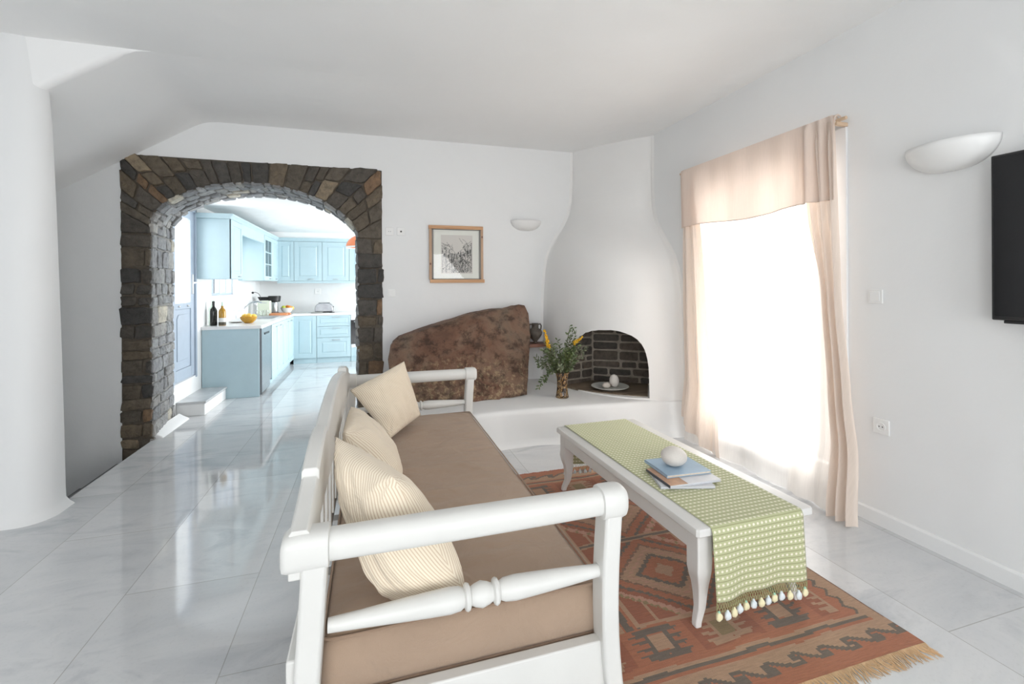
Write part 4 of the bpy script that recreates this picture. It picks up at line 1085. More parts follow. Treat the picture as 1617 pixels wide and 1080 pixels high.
def rug_col(x, y):
    dx = abs(x - RCX); dy = abs(y - RCY); ex = .705 - dx; ey = 1.0175 - dy
    side = 1 if y < RCY else -1
    # end borders
    if ey < .150:
        best = 9; hb = .5; fx = ((x - .02) / .137) % 1
        for o_ in (-1, 0):
            for (a, b), (c, d) in zip(RUN, RUN[1:]):
                ax, ay, bx, by = (a + o_) * .137, .044 + .064 * b, (c + o_) * .137, .044 + .064 * d; px = fx * .137
                t = max(0, min(1, ((px - ax) * (bx - ax) + (ey - ay) * (by - ay)) / ((bx - ax) ** 2 + (by - ay) ** 2 + 1e-9)))
                best = min(best, math.hypot(px - ax - t * (bx - ax), ey - ay - t * (by - ay)))
        for (a, b), (c, d) in zip(RUN[1:5], RUN[2:5]):
            if a <= fx <= c: hb = lerp(b, d, (fx - a) / (c - a + 1e-9))
        if best < .0085: return GRY
        if fx < .32 and .044 + .064 * .32 < ey < .044 + .064 * .62: return TAN
        if ey < .044 + .064 * hb: return ORG
        return TAN
    if ex < .055 + .008 * (int(y / .035) % 2): return TAN if ex > .006 else DRK
    if ey < .166: return ORG
    if ey < .182: return GRY
    if ey < .200: return TAN
    # serrated line along the sides
    se = .078 + .016 * (tri(y, .07) * 2 - 1)
    if ex < se: return TAN
    if ex < se + .018: return GRY
    if ex < .150 or ey < .228: return ORG
    # frame of motifs
    if ey < .400 and ex > .15:
        k = round((x - RCX) / .30); u = (x - RCX - k * .30) / .115; v = (ey - .312) / .078
        return hook(u, v, OLV if k % 2 == 0 else TAN, TAN if k % 2 == 0 else GRY, RUST if k % 2 == 0 else ORG)
    if ex < .355:
        k = round((y - RCY) / .30); u = (y - RCY - k * .30) / .12; v = (ex - .25) / .085
        return hook(u, v, OLV if k % 2 else TAN, TAN if k % 2 else GRY, ORG)
    if ey < .418 or ex < .375: return TAN if ey > .408 or ex > .368 else GRY
    # two medallions
    fy = y - RCY; cy = .30 if fy > 0 else -.30; a = dx / .33; b = abs(fy - cy) / .30
    if abs(fy) < .010: return GRY
    if abs(fy) < .020: return TAN
    ser = .045 * tri(dx + abs(fy - cy) * .15, .028)
    d = a + b + ser
    if d < .20: return TAN
    if d < .42: return ORG
    if d < .52: return GRY
    if d < .78: return TAN if int(d * 26) % 4 else PNK
    if d < .84: return DRK
    if d < 1.02: return ORG
    if d < 1.10: return GRY
    if d < 1.22: return RUST
    if d < 1.38: return PNK if (int(dx * 50) + int(abs(fy) * 50)) % 5 else OLV
    return RUST if (int(dx * 60) % 7) else TAN
m = MB(); m.open = False; st_ = .0075; nx = round((RX1 - RX0) / st_); ny = round((RY1 - RY0) / st_); vid = {}
def rz(x, y):
    w = .006 + .006 * sm(.1, 1, nz(x * 2, y * 2.5, 3) + .3)
    w += .010 * math.exp(-((y - 1.47 - .06 * math.sin(x * 5)) / .05) ** 2) * math.exp(-((x - 1.45) / .12) ** 2)
    return max(.007, w)
for b in range(ny + 1):
    for a in range(nx + 1):
        x = lerp(RX0, RX1, a / nx); y = lerp(RY0, RY1, b / ny)
        x2 = x + .006 * nz(y * 3, 1) * (a == 0 or a == nx or 1); vid[a, b] = m.V(x2, y + .005 * nz(x * 4, 2), rz(x, y))
for b in range(ny):
    for a in range(nx):
        x = lerp(RX0, RX1, (a + .5) / nx); y = lerp(RY0, RY1, (b + .5) / ny)
        x3 = x + .005 * nz(x * 25, y * 9) ; y3 = y + .010 * nz(x * 7, y * 7, 5)
        m.F((vid[a, b], vid[a + 1, b], vid[a + 1, b + 1], vid[a, b + 1]), rug_col(x3, y3))
# skirt down to the floor
per = [(a, 0) for a in range(nx)] + [(nx, b) for b in range(ny)] + [(a, ny) for a in range(nx, 0, -1)] + [(0, b) for b in range(ny, 0, -1)]
lo = [m.V(m.v[vid[k]][0], m.v[vid[k]][1], .0005) for k in per]
for k in range(len(per)): m.F((vid[per[k]], lo[k], lo[(k + 1) % len(per)], vid[per[(k + 1) % len(per)]]), DRK)
rt = thing('rug', 'rust-orange and tan patterned kilim rug with fringed ends under the coffee table', 'rug', (RCX, RCY, 0))
m.build('woven_field', 'kilim', rt, smooth=False)
for s in (-1, 1):
    f = MB(); ye = RY0 if s < 0 else RY1
    x = RX0 + .004
    while x < RX1 - .002:
        L_ = (.062 if s < 0 else .022) * random.uniform(.75, 1.15); lean = random.uniform(-.3, .35) + .25 * math.sin(x * 25); pts = []
        for k in range(5):
            t = k / 4; pts.append((x + lean * L_ * t ** 1.4 + .004 * math.sin(t * 5 + x * 90), ye + s * L_ * t, lerp(.007, .0025, min(1, t * 3)) + .003 * math.sin(PI * t) * random.random()))
        f.tube(pts, [.0022, .0020, .0019, .0017, .0010], 4); x += random.uniform(.0036, .0058)
    o = f.build('fringe', 'fringe' if s < 0 else 'fringe_red', rt, smooth=False); o['kind'] = 'stuff'

# ------------------------------------------------------------ coffee table
TC = (1.571, 2.31)
tb = thing('coffee_table', 'long low white-painted coffee table with curved legs standing on the rug', 'table', (TC[0], TC[1], 0))
tx0, tx1, ty0, ty1 = 1.255, 1.888, 1.583, 3.035
m = MB(); rings = []
for z, e in [(.401, .012), (.406, .003), (.410, 0), (.432, 0), (.439, .003), (.441, .008)]: rings.append(rrect(tx0 + e, tx1 - e, ty0 + e, ty1 - e, z, .010))
m.loft(rings); m.build('tabletop', 'table_paint', tb, ang=30)
for a in [(tx0 + .022, tx0 + .042, ty0 + .08, ty1 - .08), (tx1 - .062, tx1 - .042, ty0 + .08, ty1 - .08), (tx0 + .08, tx1 - .12, ty0 + .025, ty0 + .045), (tx0 + .08, tx1 - .12, ty1 - .045, ty1 - .025)]:
    B(*a, .325, .403).build('apron', 'table_paint', tb, bevel=.003)
for sx in (-1, 1):
    for sy in (-1, 1):
        m = MB(); rings = []
        for z, off, w in [(.010, -.010, .030), (.03, -.008, .032), (.08, .000, .038), (.13, .004, .045), (.18, .004, .055), (.215, -.001, .066), (.25, -.004, .074), (.29, 0, .076), (.34, 0, .076), (.403, 0, .076)]:
            cx = (tx0 + .058 if sx < 0 else tx1 - .078) + sx * -off * 1.0 * 1.2; cy_ = (ty0 + .060 if sy < 0 else ty1 - .060) - sy * off * 1.0
            cx += sx * .012 * (1 if z < .05 else 0)
            rings.append(rrect(cx - w / 2, cx + w / 2, cy_ - w / 2, cy_ + w / 2, z, .004))
        m.loft(rings); m.build('leg', 'table_paint', tb, ang=35, bevel=.002)
tb.rotation_euler.z = R(1.0)
# runner
rn = thing('table_runner', 'green and white dotted woven runner hanging over both ends of the coffee table', 'table runner', (TC[0], TC[1], .442))
rx0, rx1 = 1.320, 1.812
def path(v):
    """v in metres from the near hem; returns y, z, hang"""
    H1 = .285; r = .012; L_top = (ty1 - ty0) + .006; q = PI / 2 * r
    yn = ty0 - .006; yf_ = ty1 + .006; zt = .4445
    if v < H1: return yn - .0, zt - r - (H1 - v), 1
    v -= H1
    if v < q: a = v / r; return yn + r - r * math.cos(a), zt - r + r * math.sin(a), 0
    v -= q; Lt = (yf_ - yn) - 2 * r
    if v < Lt: return yn + r + v, zt, 0
    v -= Lt
    if v < q: a = v / r; return yf_ - r + r * math.sin(a), zt - r + r * math.cos(a), 0
    v -= q; return yf_, zt - r - v, -1
LT = .285 * 2 + PI * .012 + (ty1 - ty0) + .012 - .024
def runner_pt(u, v, h=0):
    y, z, hang = path(v); x = lerp(rx0, rx1, u)
    if hang:
        dpt = (.4325 - z) / .285; y += -hang * (.004 + .010 * dpt * (1 + math.sin(u * 7 + 1) * .8) + .006 * math.sin(u * 15) * dpt); x += .010 * dpt * (u - .5) * -1
        y -= hang * h
    else: z += h + .0010 * (1 + nz(x * 12, v * 8))
    return (x, y, z)
m = MB(); nu, nv = 40, 170; vid = {}
for j in range(nv + 1):
    for i in range(nu + 1): vid[i, j] = m.V(*runner_pt(i / nu, LT * j / nv))
for j in range(nv):
    for i in range(nu):
        q = [(i, j), (i + 1, j), (i + 1, j + 1), (i, j + 1)]; m.F([vid[k] for k in q], uv=[(k[0] / nu * .492, LT * k[1] / nv) for k in q])
m.open = True; o = m.build('runner_cloth', 'runner', rn, ang=180)
md = o.modifiers.new('solid', 'SOLIDIFY'); md.thickness = .0024; md.offset = 0
for e in (0, 1):
    f = MB(); n_ = 40; d_ = .040
    P = lambda u, dz: (lambda p: (p[0], p[1] - (0 if e else 0), p[2] - dz))(Vector(runner_pt(min(max(u, 0), 1), 0 if e == 0 else LT)))
    for k in range(n_ + 1):
        for sgn in (-1, 1):
            pts = []
            for t in range(5):
                tt = t / 4; pts.append(P((k + sgn * (tri(tt + .5, 1.0) * 0 + tt * 1.3)) / n_, d_ * tt))
            f.tube(pts, .0011, 4)
    f.build('knotted_fringe', 'yarn_green', rn, smooth=False)
    for k in range(13):
        u = .02 + .96 * k / 12; p = Vector(P(u, d_)); white = k % 2 == 1
        q = MB(); rr = .0145 if e == 0 else .011
        if k == 12: p = Vector(P(.97, d_ - .008))
        q.cur = 0; q.ball((0, 0, 0), 1, 12, 8)
        for i in range(len(q.v)):
            x, y, z = q.v[i]; w_ = 1 + .25 * nz(x * 2.5 + k, y * 2.5, z * 2.5); f2 = 1 + .12 * math.sin(math.atan2(y, x) * 9)
            q.v[i] = (p.x + x * rr * w_ * f2 * (.8 + .35 * (.5 - z * .5)), p.y + y * rr * .8 * w_ * f2, p.z - .017 + z * rr * 1.25 * w_)
        tag_ = q.build('tassel', 'pom_white' if (white or e == 1) else 'pom_yellow', rn, ang=180)
        q = MB(); q.ball((p.x, p.y, p.z + .001), .0058 if e == 0 else .0045, 8, 6); q.build('tassel_knot', 'pom_mint' if k % 4 == 0 else ('pom_white' if white else 'pom_yellow'), tag_)
rn.rotation_euler.z = R(1.0)
# books and stone on the runner
def book(label, cx, cy, z, w, h, t, ang, cov, pg='pages', extra=None):
    r_ = thing('book', label, 'book', (cx, cy, z), 'books on the coffee table')
    m = MB(); m.box(cx - w / 2, cx + w / 2, cy - h / 2, cy + h / 2, z + t - .0022, z + t); m.box(cx - w / 2, cx + w / 2, cy - h / 2, cy + h / 2, z, z + .0022); m.box(cx - w / 2, cx - w / 2 + .002, cy - h / 2, cy + h / 2, z, z + t)
    m.build('cover', cov, r_, smooth=False)
    B(cx - w / 2 + .003, cx + w / 2 - .004, cy - h / 2 + .004, cy + h / 2 - .004, z + .0022, z + t - .0022).build('pages', pg, r_, smooth=False)
    if extra: extra(r_, cx, cy, z, w, h, t)
    r_.rotation_euler.z = R(ang)
def band(r_, cx, cy, z, w, h, t):
    B(cx - w / 2 + .0, cx - w / 2 + .10, cy - h / 2 - .0002, cy + h / 2, z + t, z + t + .0004).build('cover_photo', 'book_photo', r_, smooth=False)
def spine(r_, cx, cy, z, w, h, t):
    band(r_, cx, cy, z, w, h, t)
    B(cx - w / 2 - .002, cx - w / 2 + .001, cy - h / 2, cy + h / 2, z - .0003, z + t + .0006).build('spine', 'book_dark', r_)
book('bottom book, white cover turned askew beneath the other two on the runner', 1.50, 1.995, .449, .27, .20, .010, -16, 'book_white', 'book_white')
book('middle book, white cover with dark spine and tan photo between the blue and bottom books', 1.525, 2.01, .460, .29, .215, .012, -2, 'book_white', 'book_white', spine)
book('top book with dusty blue cover under the white stone', 1.545, 2.085, .4735, .255, .22, .014, -3, 'book_blue')
m = MB(); m.ball((0, 0, 0), 1, 36, 20)
for i, (x, y, z) in enumerate(m.v):
    k = 1 + .03 * nz(x * 1.4 + 3, y * 1.4, z * 1.4); m.v[i] = (x * k, y * k, z * k)
o = m.build('round_stone', 'pebble', ang=180); o.scale = (.072, .064, .050); o.location = (1.527, 2.085, .5365); o.rotation_euler = (0, R(6), .3)
tag(o, 'smooth round white stone resting on the blue book on the coffee table', 'stone')

# ------------------------------------------------------------ kitchen
def frame_T(o, ux, uz, n):
    m = Matrix.Identity(4)
    for i in range(3): m[i][0] = ux[i]; m[i][1] = n[i]; m[i][2] = uz[i]; m[i][3] = o[i]
    return m
# local space of a front: x along the width, y outwards, z up
SIDE = lambda y, z: frame_T((-1.42, y, z), (0, 1, 0), (0, 0, 1), (1, 0, 0))
BACK = lambda x, z: frame_T((x, 9.33, z), (1, 0, 0), (0, 0, 1), (0, -1, 0))
USIDE = lambda y, z: frame_T((-1.72, y, z), (0, 1, 0), (0, 0, 1), (1, 0, 0))
UBACK = lambda x, z: frame_T((x, 9.55, z), (1, 0, 0), (0, 0, 1), (0, -1, 0))
def front(parent, T, w, h, name, hx=None, hz=None, hw=.10, glass=False, panel=True):
    m = MB(); m.T = T; g_ = .003; t_ = .020; r_ = .075 if h > .3 and w > .3 else .05 if h > .25 else .035
    if w < .33: r_ = .06
    if glass:
        m.box(g_, r_, 0, t_, g_, h - g_); m.box(w - r_, w - g_, 0, t_, g_, h - g_); m.box(r_, w - r_, 0, t_, g_, r_); m.box(r_, w - r_, 0, t_, h - r_, h - g_)
        for k in (1, 2): zc = lerp(r_, h - r_, k / 3); m.box(r_, w - r_, .004, t_ - .003, zc - .009, zc + .009)
        m.box(w / 2 - .007, w / 2 + .007, .004, t_ - .003, r_, h - r_)
        o = m.build(name, 'blue', parent, bevel=.003)
        p = MB(); p.T = T; p.open = True; p.F([p.V(x, .008, z) for x, z in ((r_, r_), (w - r_, r_), (w - r_, h - r_), (r_, h - r_))]); p.build('pane', 'glass_door', o, smooth=False)
    else:
        m.box(g_, w - g_, 0, t_ - .006, g_, h - g_)
        m.box(g_, r_, 0, t_, g_, h - g_); m.box(w - r_, w - g_, 0, t_, g_, h - g_); m.box(r_, w - r_, 0, t_, g_, r_); m.box(r_, w - r_, 0, t_, h - r_, h - g_)
        if panel and h > 2 * r_ + .04:
            e = .022; pts = [(r_ + e, r_ + e), (w - r_ - e, r_ + e), (w - r_ - e, h - r_ - e), (r_ + e, h - r_ - e)]
            m.prism(pts, lambda x, z: (x, .012, z), lambda x, z: (x + (.012 if x < w / 2 else -.012), .021, z + (.012 if z < h / 2 else -.012)))
        o = m.build(name, 'blue', parent, bevel=.002)
    if hx is not None:
        q = MB(); q.T = T; q.tube([(hx - hw / 2, .018, hz), (hx - hw / 2, .040, hz), (hx - hw * .3, .048, hz), (hx + hw * .3, .048, hz), (hx + hw / 2, .040, hz), (hx + hw / 2, .018, hz)], .0055, 8); q.build('handle', 'steel', o)
    return o
zb0, zb1 = .10, .893
# side run: end panel, dishwasher, two double base cabinets
o = B(-2.085, -1.43, 6.74, 6.762, 0, .895).build('end_panel', 'blue', bevel=.002); tag(o, 'large flat pale blue end panel of the kitchen counter beside the step', 'cabinet panel')
dw = thing('dishwasher', 'silver dishwasher at the near end of the pale blue kitchen counter', 'dishwasher', (-1.74, 7.06, 0))
B(-2.05, -1.44, 6.766, 7.375, .05, .893).build('body', 'steel', dw, bevel=.003)
m = MB(); m.box(-1.44, -1.405, 6.768, 7.373, .12, .893); d_ = m.build('door', 'steel', dw, bevel=.006)
B(-1.406, -1.398, 6.93, 7.21, .795, .822).build('grip_recess', 'black', d_)
B(-1.44, -1.425, 6.768, 7.373, .02, .115).build('toe_plate', 'steel', dw)
B(-1.45, -1.403, 6.764, 6.7695, .02, .893).build('side_edge', 'steel_dark', dw)
for k in range(2):
    y = 7.38 + k * .975; cab = thing('base_cabinet', ['pale blue sink base cabinet next to the dishwasher', 'pale blue base cabinet nearest the kitchen corner, left run'][k], 'cabinet', (-1.75, y + .48, 0), 'base cabinets of the kitchen')
    B(-2.085, -1.422, y, y + .960, .10, .893).build('carcass', 'blue', cab, smooth=False)
    B(-2.0, -1.47, y, y + .972, 0, .10).build('plinth', 'blue', cab, smooth=False)
    for q in range(2): front(cab, SIDE(y + q * .486, zb0), .486, zb1 - zb0, 'door', .34 if q == 0 else .15, .74, .07)
# back run
def base_unit(x, w, label, kind):
    cab = thing('base_cabinet', label, 'cabinet', (x + w / 2, 9.6, 0), 'base cabinets of the kitchen')
    B(x, x + w - .002, 9.332, YK - .006, .10, .893).build('carcass', 'blue', cab, smooth=False)
    B(x, x + w - .002, 9.345, 9.9, 0, .10).build('plinth', 'blue', cab, smooth=False)
    if kind == 'door': front(cab, BACK(x, zb0), w, zb1 - zb0, 'door')
    elif kind == 'drawers':
        for (z, h) in ((.10, .375), (.475, .213), (.688, .205)): front(cab, BACK(x, z), w, h, 'drawer', w / 2 + .04, h - .045 if h > .3 else h - .035, .13)
base_unit(-1.412, .402, 'narrow pale blue base cabinet door in the kitchen corner, back run', 'door')
base_unit(-1.008, .605, 'pale blue base unit with three drawers below the toaster', 'drawers')
base_unit(.205, .9, 'pale blue base cabinet beyond the oven, hidden by the stone arch', 'door')
ov = thing('oven', 'black glass built-in oven beside the three-drawer unit', 'oven', (-.10, 9.6, 0))
B(-.40, .20, 9.335, YK - .006, .10, .893).build('body', 'steel', ov); B(-.40, .20, 9.33, 9.9, 0, .10).build('plinth', 'blue', ov)
B(-.398, .198, 9.318, 9.335, .80, .893).build('control_panel', 'steel', ov)
B(-.398, .198, 9.308, 9.335, .335, .795).build('door', 'oven_glass', ov, bevel=.003)
B(-.398, .198, 9.308, 9.335, .27, .333).build('lower_trim', 'steel', ov)
B(-.398, .198, 9.315, 9.335, .10, .268).build('bottom_drawer', 'blue', ov)
m = MB(); m.tube([(-.34, 9.31, .765), (-.34, 9.27, .765), (.14, 9.27, .765), (.14, 9.31, .765)], .010, 8); m.build('handle', 'steel', ov)
m = MB(); m.open = True; rows_ = []
for j in range(12):
    z = .778 - .24 * j / 11; rows_.append([m.V(-.275 + .32 * i / 10 + .02 * j / 11, 9.262 - .008 * math.sin(i * 1.3) - .012 * j / 11, z) for i in range(11)])
rows_.insert(0, [m.V(-.275 + .32 * i / 10, 9.285, .74) for i in range(11)])
for a, b in zip(rows_, rows_[1:]):
    for i in range(10): m.F((a[i], a[i + 1], b[i + 1], b[i]))
tag(m.build('tea_towel', 'towel', solid=.006), 'white tea towel hung over the oven handle', 'towel')
# worktop with sink hole
m = MB(); sx0, sx1, sy0, sy1 = -1.93, -1.53, 8.05, 8.75
m.box(-2.09, -1.40, 6.73, sy0, .895, .935); m.box(-2.09, -1.40, sy1, YK, .895, .935); m.box(-2.09, sx0, sy0, sy1, .895, .935); m.box(sx1, -1.40, sy0, sy1, .895, .935)
m.box(-1.40, 1.105, 9.315, YK, .895, .935)
tag(m.build('worktop', 'counter', smooth=False), 'white L-shaped worktop over the pale blue base cabinets', 'worktop')
m = MB(); rings = []
for z, e in [(.936, -.012), (.938, -.004), (.936, 0), (.79, .01), (.785, .03)]: rings.append(rrect(sx0 + e, sx1 - e, sy0 + e, sy1 - e, z, .03))
m.loft(rings, cap=False); m.F([len(m.v) - 8 + k for k in range(8)])
tag(m.build('sink', 'steel'), 'sunken steel sink in the white worktop beneath the tap', 'sink')
tp = thing('kitchen_tap', 'tall chrome kitchen tap arching over the sink', 'tap', (-1.99, 8.30, .935))
m = MB(); m.lathe([(.028, 0), (.028, .01), (.018, .015), (.018, .06), (.0, .062)], 16, (-1.99, 8.30, .935)); m.build('tap_base', 'chrome', tp)
m = MB(); m.tube([(-1.99, 8.30, .95), (-1.985, 8.30, 1.06), (-1.965, 8.31, 1.12), (-1.92, 8.33, 1.17), (-1.86, 8.35, 1.195), (-1.79, 8.38, 1.20), (-1.74, 8.40, 1.185)], .011, 10); m.build('spout', 'chrome', tp)
m = MB(); m.tube([(-1.99, 8.28, .985), (-1.97, 8.20, 1.0)], .008, 8); m.build('tap_lever', 'chrome', tp)
# wall cabinets
def wall_unit(T, w, depth, label, glass=False, hx=None, box=None, name='wall_cabinet'):
    cab = thing(name, label, 'cabinet', tuple(T.translation), 'wall cabinets of the kitchen')
    h = 2.30 - 1.545; m = MB(); m.T = T
    if glass:
        m.box(0, .018, -depth, 0, 0, h); m.box(w - .018, w, -depth, 0, 0, h); m.box(.018, w - .018, -depth, 0, 0, .018); m.box(.018, w - .018, -depth, 0, h - .018, h); m.box(.018, w - .018, -depth, -depth + .01, .018, h - .018)
        m.box(.018, w - .018, -depth + .01, -.03, h / 3, h / 3 + .016); m.box(.018, w - .018, -depth + .01, -.03, h * 2 / 3, h * 2 / 3 + .016)
    else: m.box(0, w - .002, -depth, 0, 0, h)
    m.build('carcass', 'blue', cab, smooth=False)
    front(cab, T, w, h, 'door', hx, .035, .10, glass)
    return cab
wall_unit(USIDE(6.57, 1.545), .52, .365, 'pale blue wall cabinet nearest the glazed door with a broad plain side', hx=.34)
wall_unit(USIDE(8.43, 1.545), .62, .365, 'pale blue wall cabinet with a glazed door left of the kitchen corner', True, .40)
wall_unit(USIDE(9.05, 1.545), .50, .365, 'narrow pale blue wall cabinet between the glazed one and the kitchen corner', hx=.32)
wall_unit(UBACK(-1.715, 1.545), .29, .375, 'narrow pale blue wall cabinet at the kitchen corner, back run')
wall_unit(UBACK(-1.425, 1.545), .50, .375, 'wide pale blue wall cabinet above the toaster', hx=.30)
wall_unit(UBACK(-.925, 1.545), .49, .375, 'wide pale blue wall cabinet left of the orange pendant lamp', hx=.24)
wall_unit(UBACK(-.435, 1.545), .53, .375, 'pale blue wall cabinet behind the orange pendant, cut off by the stone arch', hx=.26)
cr = MB()
cr.prism([(-2.085, 2.302), (-1.705, 2.302), (-1.69, 2.33), (-1.675, 2.345), (-1.675, 2.365), (-2.085, 2.365)], lambda x, z: (x, 6.545, z), lambda x, z: (x, YK, z))
cr.prism([(YK, 2.302), (9.535, 2.302), (9.52, 2.33), (9.505, 2.345), (9.505, 2.365), (YK, 2.365)], lambda y, z: (-1.72, y, z), lambda y, z: (.12, y, z))
ct = thing('cabinet_cornice', 'pale blue moulded cornice and pelmet boards running along the kitchen wall cabinets', 'cornice', (-1.70, 9.53, 2.33))
cr.build('moulding', 'blue', ct)
B(-1.74, -1.705, 7.092, 8.428, 2.16, 2.301).build('pelmet', 'blue', ct)
B(-1.715, .095, 9.54, 9.555, 1.505, 1.543).build('light_pelmet', 'blue', ct)
# pendant
pn = thing('pendant_lamp', 'orange dome pendant lamp in the kitchen, half hidden by the stone arch', 'pendant lamp', (-.19, 7.5, 2.04))
m = MB(); m.lathe([(.195, 0), (.198, .012), (.19, .05), (.165, .10), (.12, .145), (.065, .175), (.03, .185), (.03, .215), (.0, .22)], 36, (-.19, 7.5, 2.045), cap=False); m.build('lamp_shade', 'copper', pn, solid=.003, ang=60)
m = MB(); m.lathe([(.197, -.012), (.199, .012)], 36, (-.19, 7.5, 2.045), cap=False); m.build('white_rim', 'white_gloss', pn, solid=.003)
m = MB(); m.tube([(-.19, 7.5, 2.26), (-.19, 7.5, 2.47)], .004, 6); m.build('cord', 'white_gloss', pn)
m = MB(); m.ball((-.19, 7.5, 2.09), .045, 14, 10); m.build('bulb', 'white_gloss', pn)
# things on the worktop
ZT = .936
def lathe_thing(name, label, cat, c, prof, mat, group=None, parts=()):
    r_ = thing(name, label, cat, c, group); m = MB(); m.lathe(prof, 24, c, cap=False); m.build('body', mat, r_, ang=50)
    for nm, pr, mt in parts: q = MB(); q.lathe(pr, 20, c, cap=False); q.build(nm, mt, r_, ang=50)
    return r_
bp = [(0, 0), (.038, 0), (.041, .006), (.041, .19), (.036, .215), (.018, .245), (.014, .26), (.014, .32), (0, .32)]
lathe_thing('wine_bottle', 'tall dark wine bottle at the near end of the worktop', 'bottle', (-2.005, 6.93, ZT), bp, 'dark_bottle', 'bottles on the kitchen worktop', [('capsule', [(.0155, .262), (.0155, .322), (0, .323)], 'black'), ('collar_ring', [(.0175, .30), (.0175, .31)], 'black')])
lathe_thing('oil_bottle', 'amber oil bottle with a pale green stopper right of the dark bottle', 'bottle', (-1.905, 6.935, ZT), [(0, 0), (.040, 0), (.042, .006), (.042, .18), (.036, .205), (.017, .232), (.015, .245), (.015, .258), (0, .258)], 'amber', 'bottles on the kitchen worktop',
            [('stopper', [(.014, .258), (.010, .275), (.006, .31), (0, .312)], 'green_cap'), ('label', [(.0428, .045), (.0428, .10)], 'label_white'), ('dark_foot', [(.0426, .004), (.0426, .045)], 'label_dark')])
lathe_thing('glass_bottle', 'pale clear glass bottle against the wall behind the dark wine bottle', 'bottle', (-2.052, 7.06, ZT), [(0, 0), (.03, 0), (.032, .006), (.031, .22), (.022, .26), (.012, .29), (.012, .335), (0, .335)], 'glass_green', 'bottles on the kitchen worktop')
fb = lathe_thing('glass_bowl', 'shallow glass bowl of yellow fruit near the front of the worktop', 'bowl', (-1.675, 7.28, ZT), [(0, .004), (.05, .004), (.05, 0), (.055, .004), (.085, .03), (.105, .065), (.110, .085), (.106, .085), (.10, .065), (.08, .034), (.05, .010), (0, .010)], 'amber')
for i, (x, y, z) in enumerate([(-.04, -.03, .052), (.04, -.025, .052), (0, .045, .052), (.0, .0, .10), (-.055, .03, .095), (.055, .03, .09)]):
    m = MB(); m.ball((-1.675 + x, 7.28 + y, ZT + z), .034, 14, 10, (1.25, 1, .95)); o = m.build('lemon', 'yellow_fruit', ang=180)
    tag(o, 'yellow-orange fruit heaped in the shallow glass bowl on the worktop', 'fruit', 'yellow fruit in the glass bowl')
m = MB(); m.lathe([(0, 0), (.06, 0), (.10, .012), (.115, .018), (.10, .016), (.06, .006), (0, .006)], 30, (-1.86, 7.42, ZT), cap=False); tag(m.build('plate', 'ceramic'), 'white plate on the worktop left of the fruit bowl', 'plate')
for i, (x, y) in enumerate([(-2.02, 7.80), (-1.95, 7.92)]):
    lathe_thing('wine_glass', ['stemmed clear glass closest to the wall by the tap', 'second stemmed clear glass, nearer the tap'][i], 'glass', (x, y, ZT), [(0, 0), (.032, 0), (.030, .004), (.005, .008), (.004, .07), (.02, .085), (.034, .115), (.033, .16), (.031, .16), (.031, .115), (.018, .09), (0, .082)], 'glass', 'stemmed glasses by the tap')
lathe_thing('glass_jar', 'tall clear glass jar between tap and cream box', 'jar', (-1.93, 8.86, ZT), [(0, 0), (.042, 0), (.044, .01), (.044, .17), (.036, .19), (.036, .20), (0, .20)], 'glass', None, [('lid', [(.038, .198), (.038, .222), (0, .223)], 'steel')])
cb = thing('cream_box', 'pale cream bread box standing left of the juicer', 'box', (-1.84, 9.10, ZT)); B(-1.95, -1.74, 9.04, 9.16, ZT, ZT + .255).build('body', 'cream_box', cb, bevel=.012, seg=3); B(-1.90, -1.79, 9.036, 9.041, ZT + .215, ZT + .225).build('grip_slot', 'steel', cb)
for i, (x, y) in enumerate([(-1.80, 8.90), (-1.74, 8.93), (-1.83, 8.83)]):
    lathe_thing('drinking_glass', ['clear tumbler in front of the cream box, left one', 'clear tumbler in front of the cream box, right one', 'clear tumbler nearest the sink'][i], 'glass', (x, y, ZT), [(0, .004), (.026, .004), (.028, 0), (.033, .10), (.031, .10), (.026, .008), (0, .008)], 'glass', 'tumblers by the sink')
m = MB(); m.box(-1.86, -1.47, 8.93, 9.22, ZT, ZT + .032)
bd = thing('chopping_board', 'thick orange wooden chopping board under the juicer', 'chopping board', (-1.66, 9.07, ZT))
B(-1.745, -1.45, 8.95, 9.24, ZT, ZT + .034).build('slab', 'board', bd, bevel=.006); B(-1.455, -1.415, 9.05, 9.15, ZT + .006, ZT + .028).build('handle', 'board', bd, bevel=.006)
jc = thing('juicer', 'black and steel electric juicer standing behind the chopping board', 'juicer', (-1.74, 9.42, ZT))
m = MB(); m.lathe([(0, 0), (.085, 0), (.088, .02), (.07, .035), (0, .035)], 24, (-1.74, 9.42, ZT)); m.build('base', 'black', jc)
m = MB(); m.lathe([(.055, .03), (.062, .06), (.062, .20), (.055, .225)], 24, (-1.74, 9.42, ZT)); m.build('body', 'steel', jc)
m = MB(); m.lathe([(0, .222), (.085, .225), (.10, .24), (.108, .325), (.10, .335), (0, .338)], 28, (-1.74, 9.42, ZT)); m.build('bowl', 'black', jc)
m = MB(); m.loft([rrect(-1.98, -1.80, 9.36, 9.48, ZT + .255, .02), rrect(-2.01, -1.80, 9.35, 9.49, ZT + .318, .02)]); m.build('pulp_spout', 'black', jc)
m = MB(); m.tube([(-1.80, 9.40, ZT + .175), (-1.87, 9.37, ZT + .170)], .010, 8); m.build('lever', 'black', jc)
m = MB(); m.tube([(-2.08, 9.30, 1.335), (-2.03, 9.30, 1.345), (-1.98, 9.30, 1.32), (-1.955, 9.32, 1.27), (-1.95, 9.34, 1.20), (-1.95, 9.36, 1.10), (-1.93, 9.40, .96)], .005, 6); m.ball((-2.07, 9.30, 1.335), .02, 8, 6); m.build('power_cord', 'black', jc)
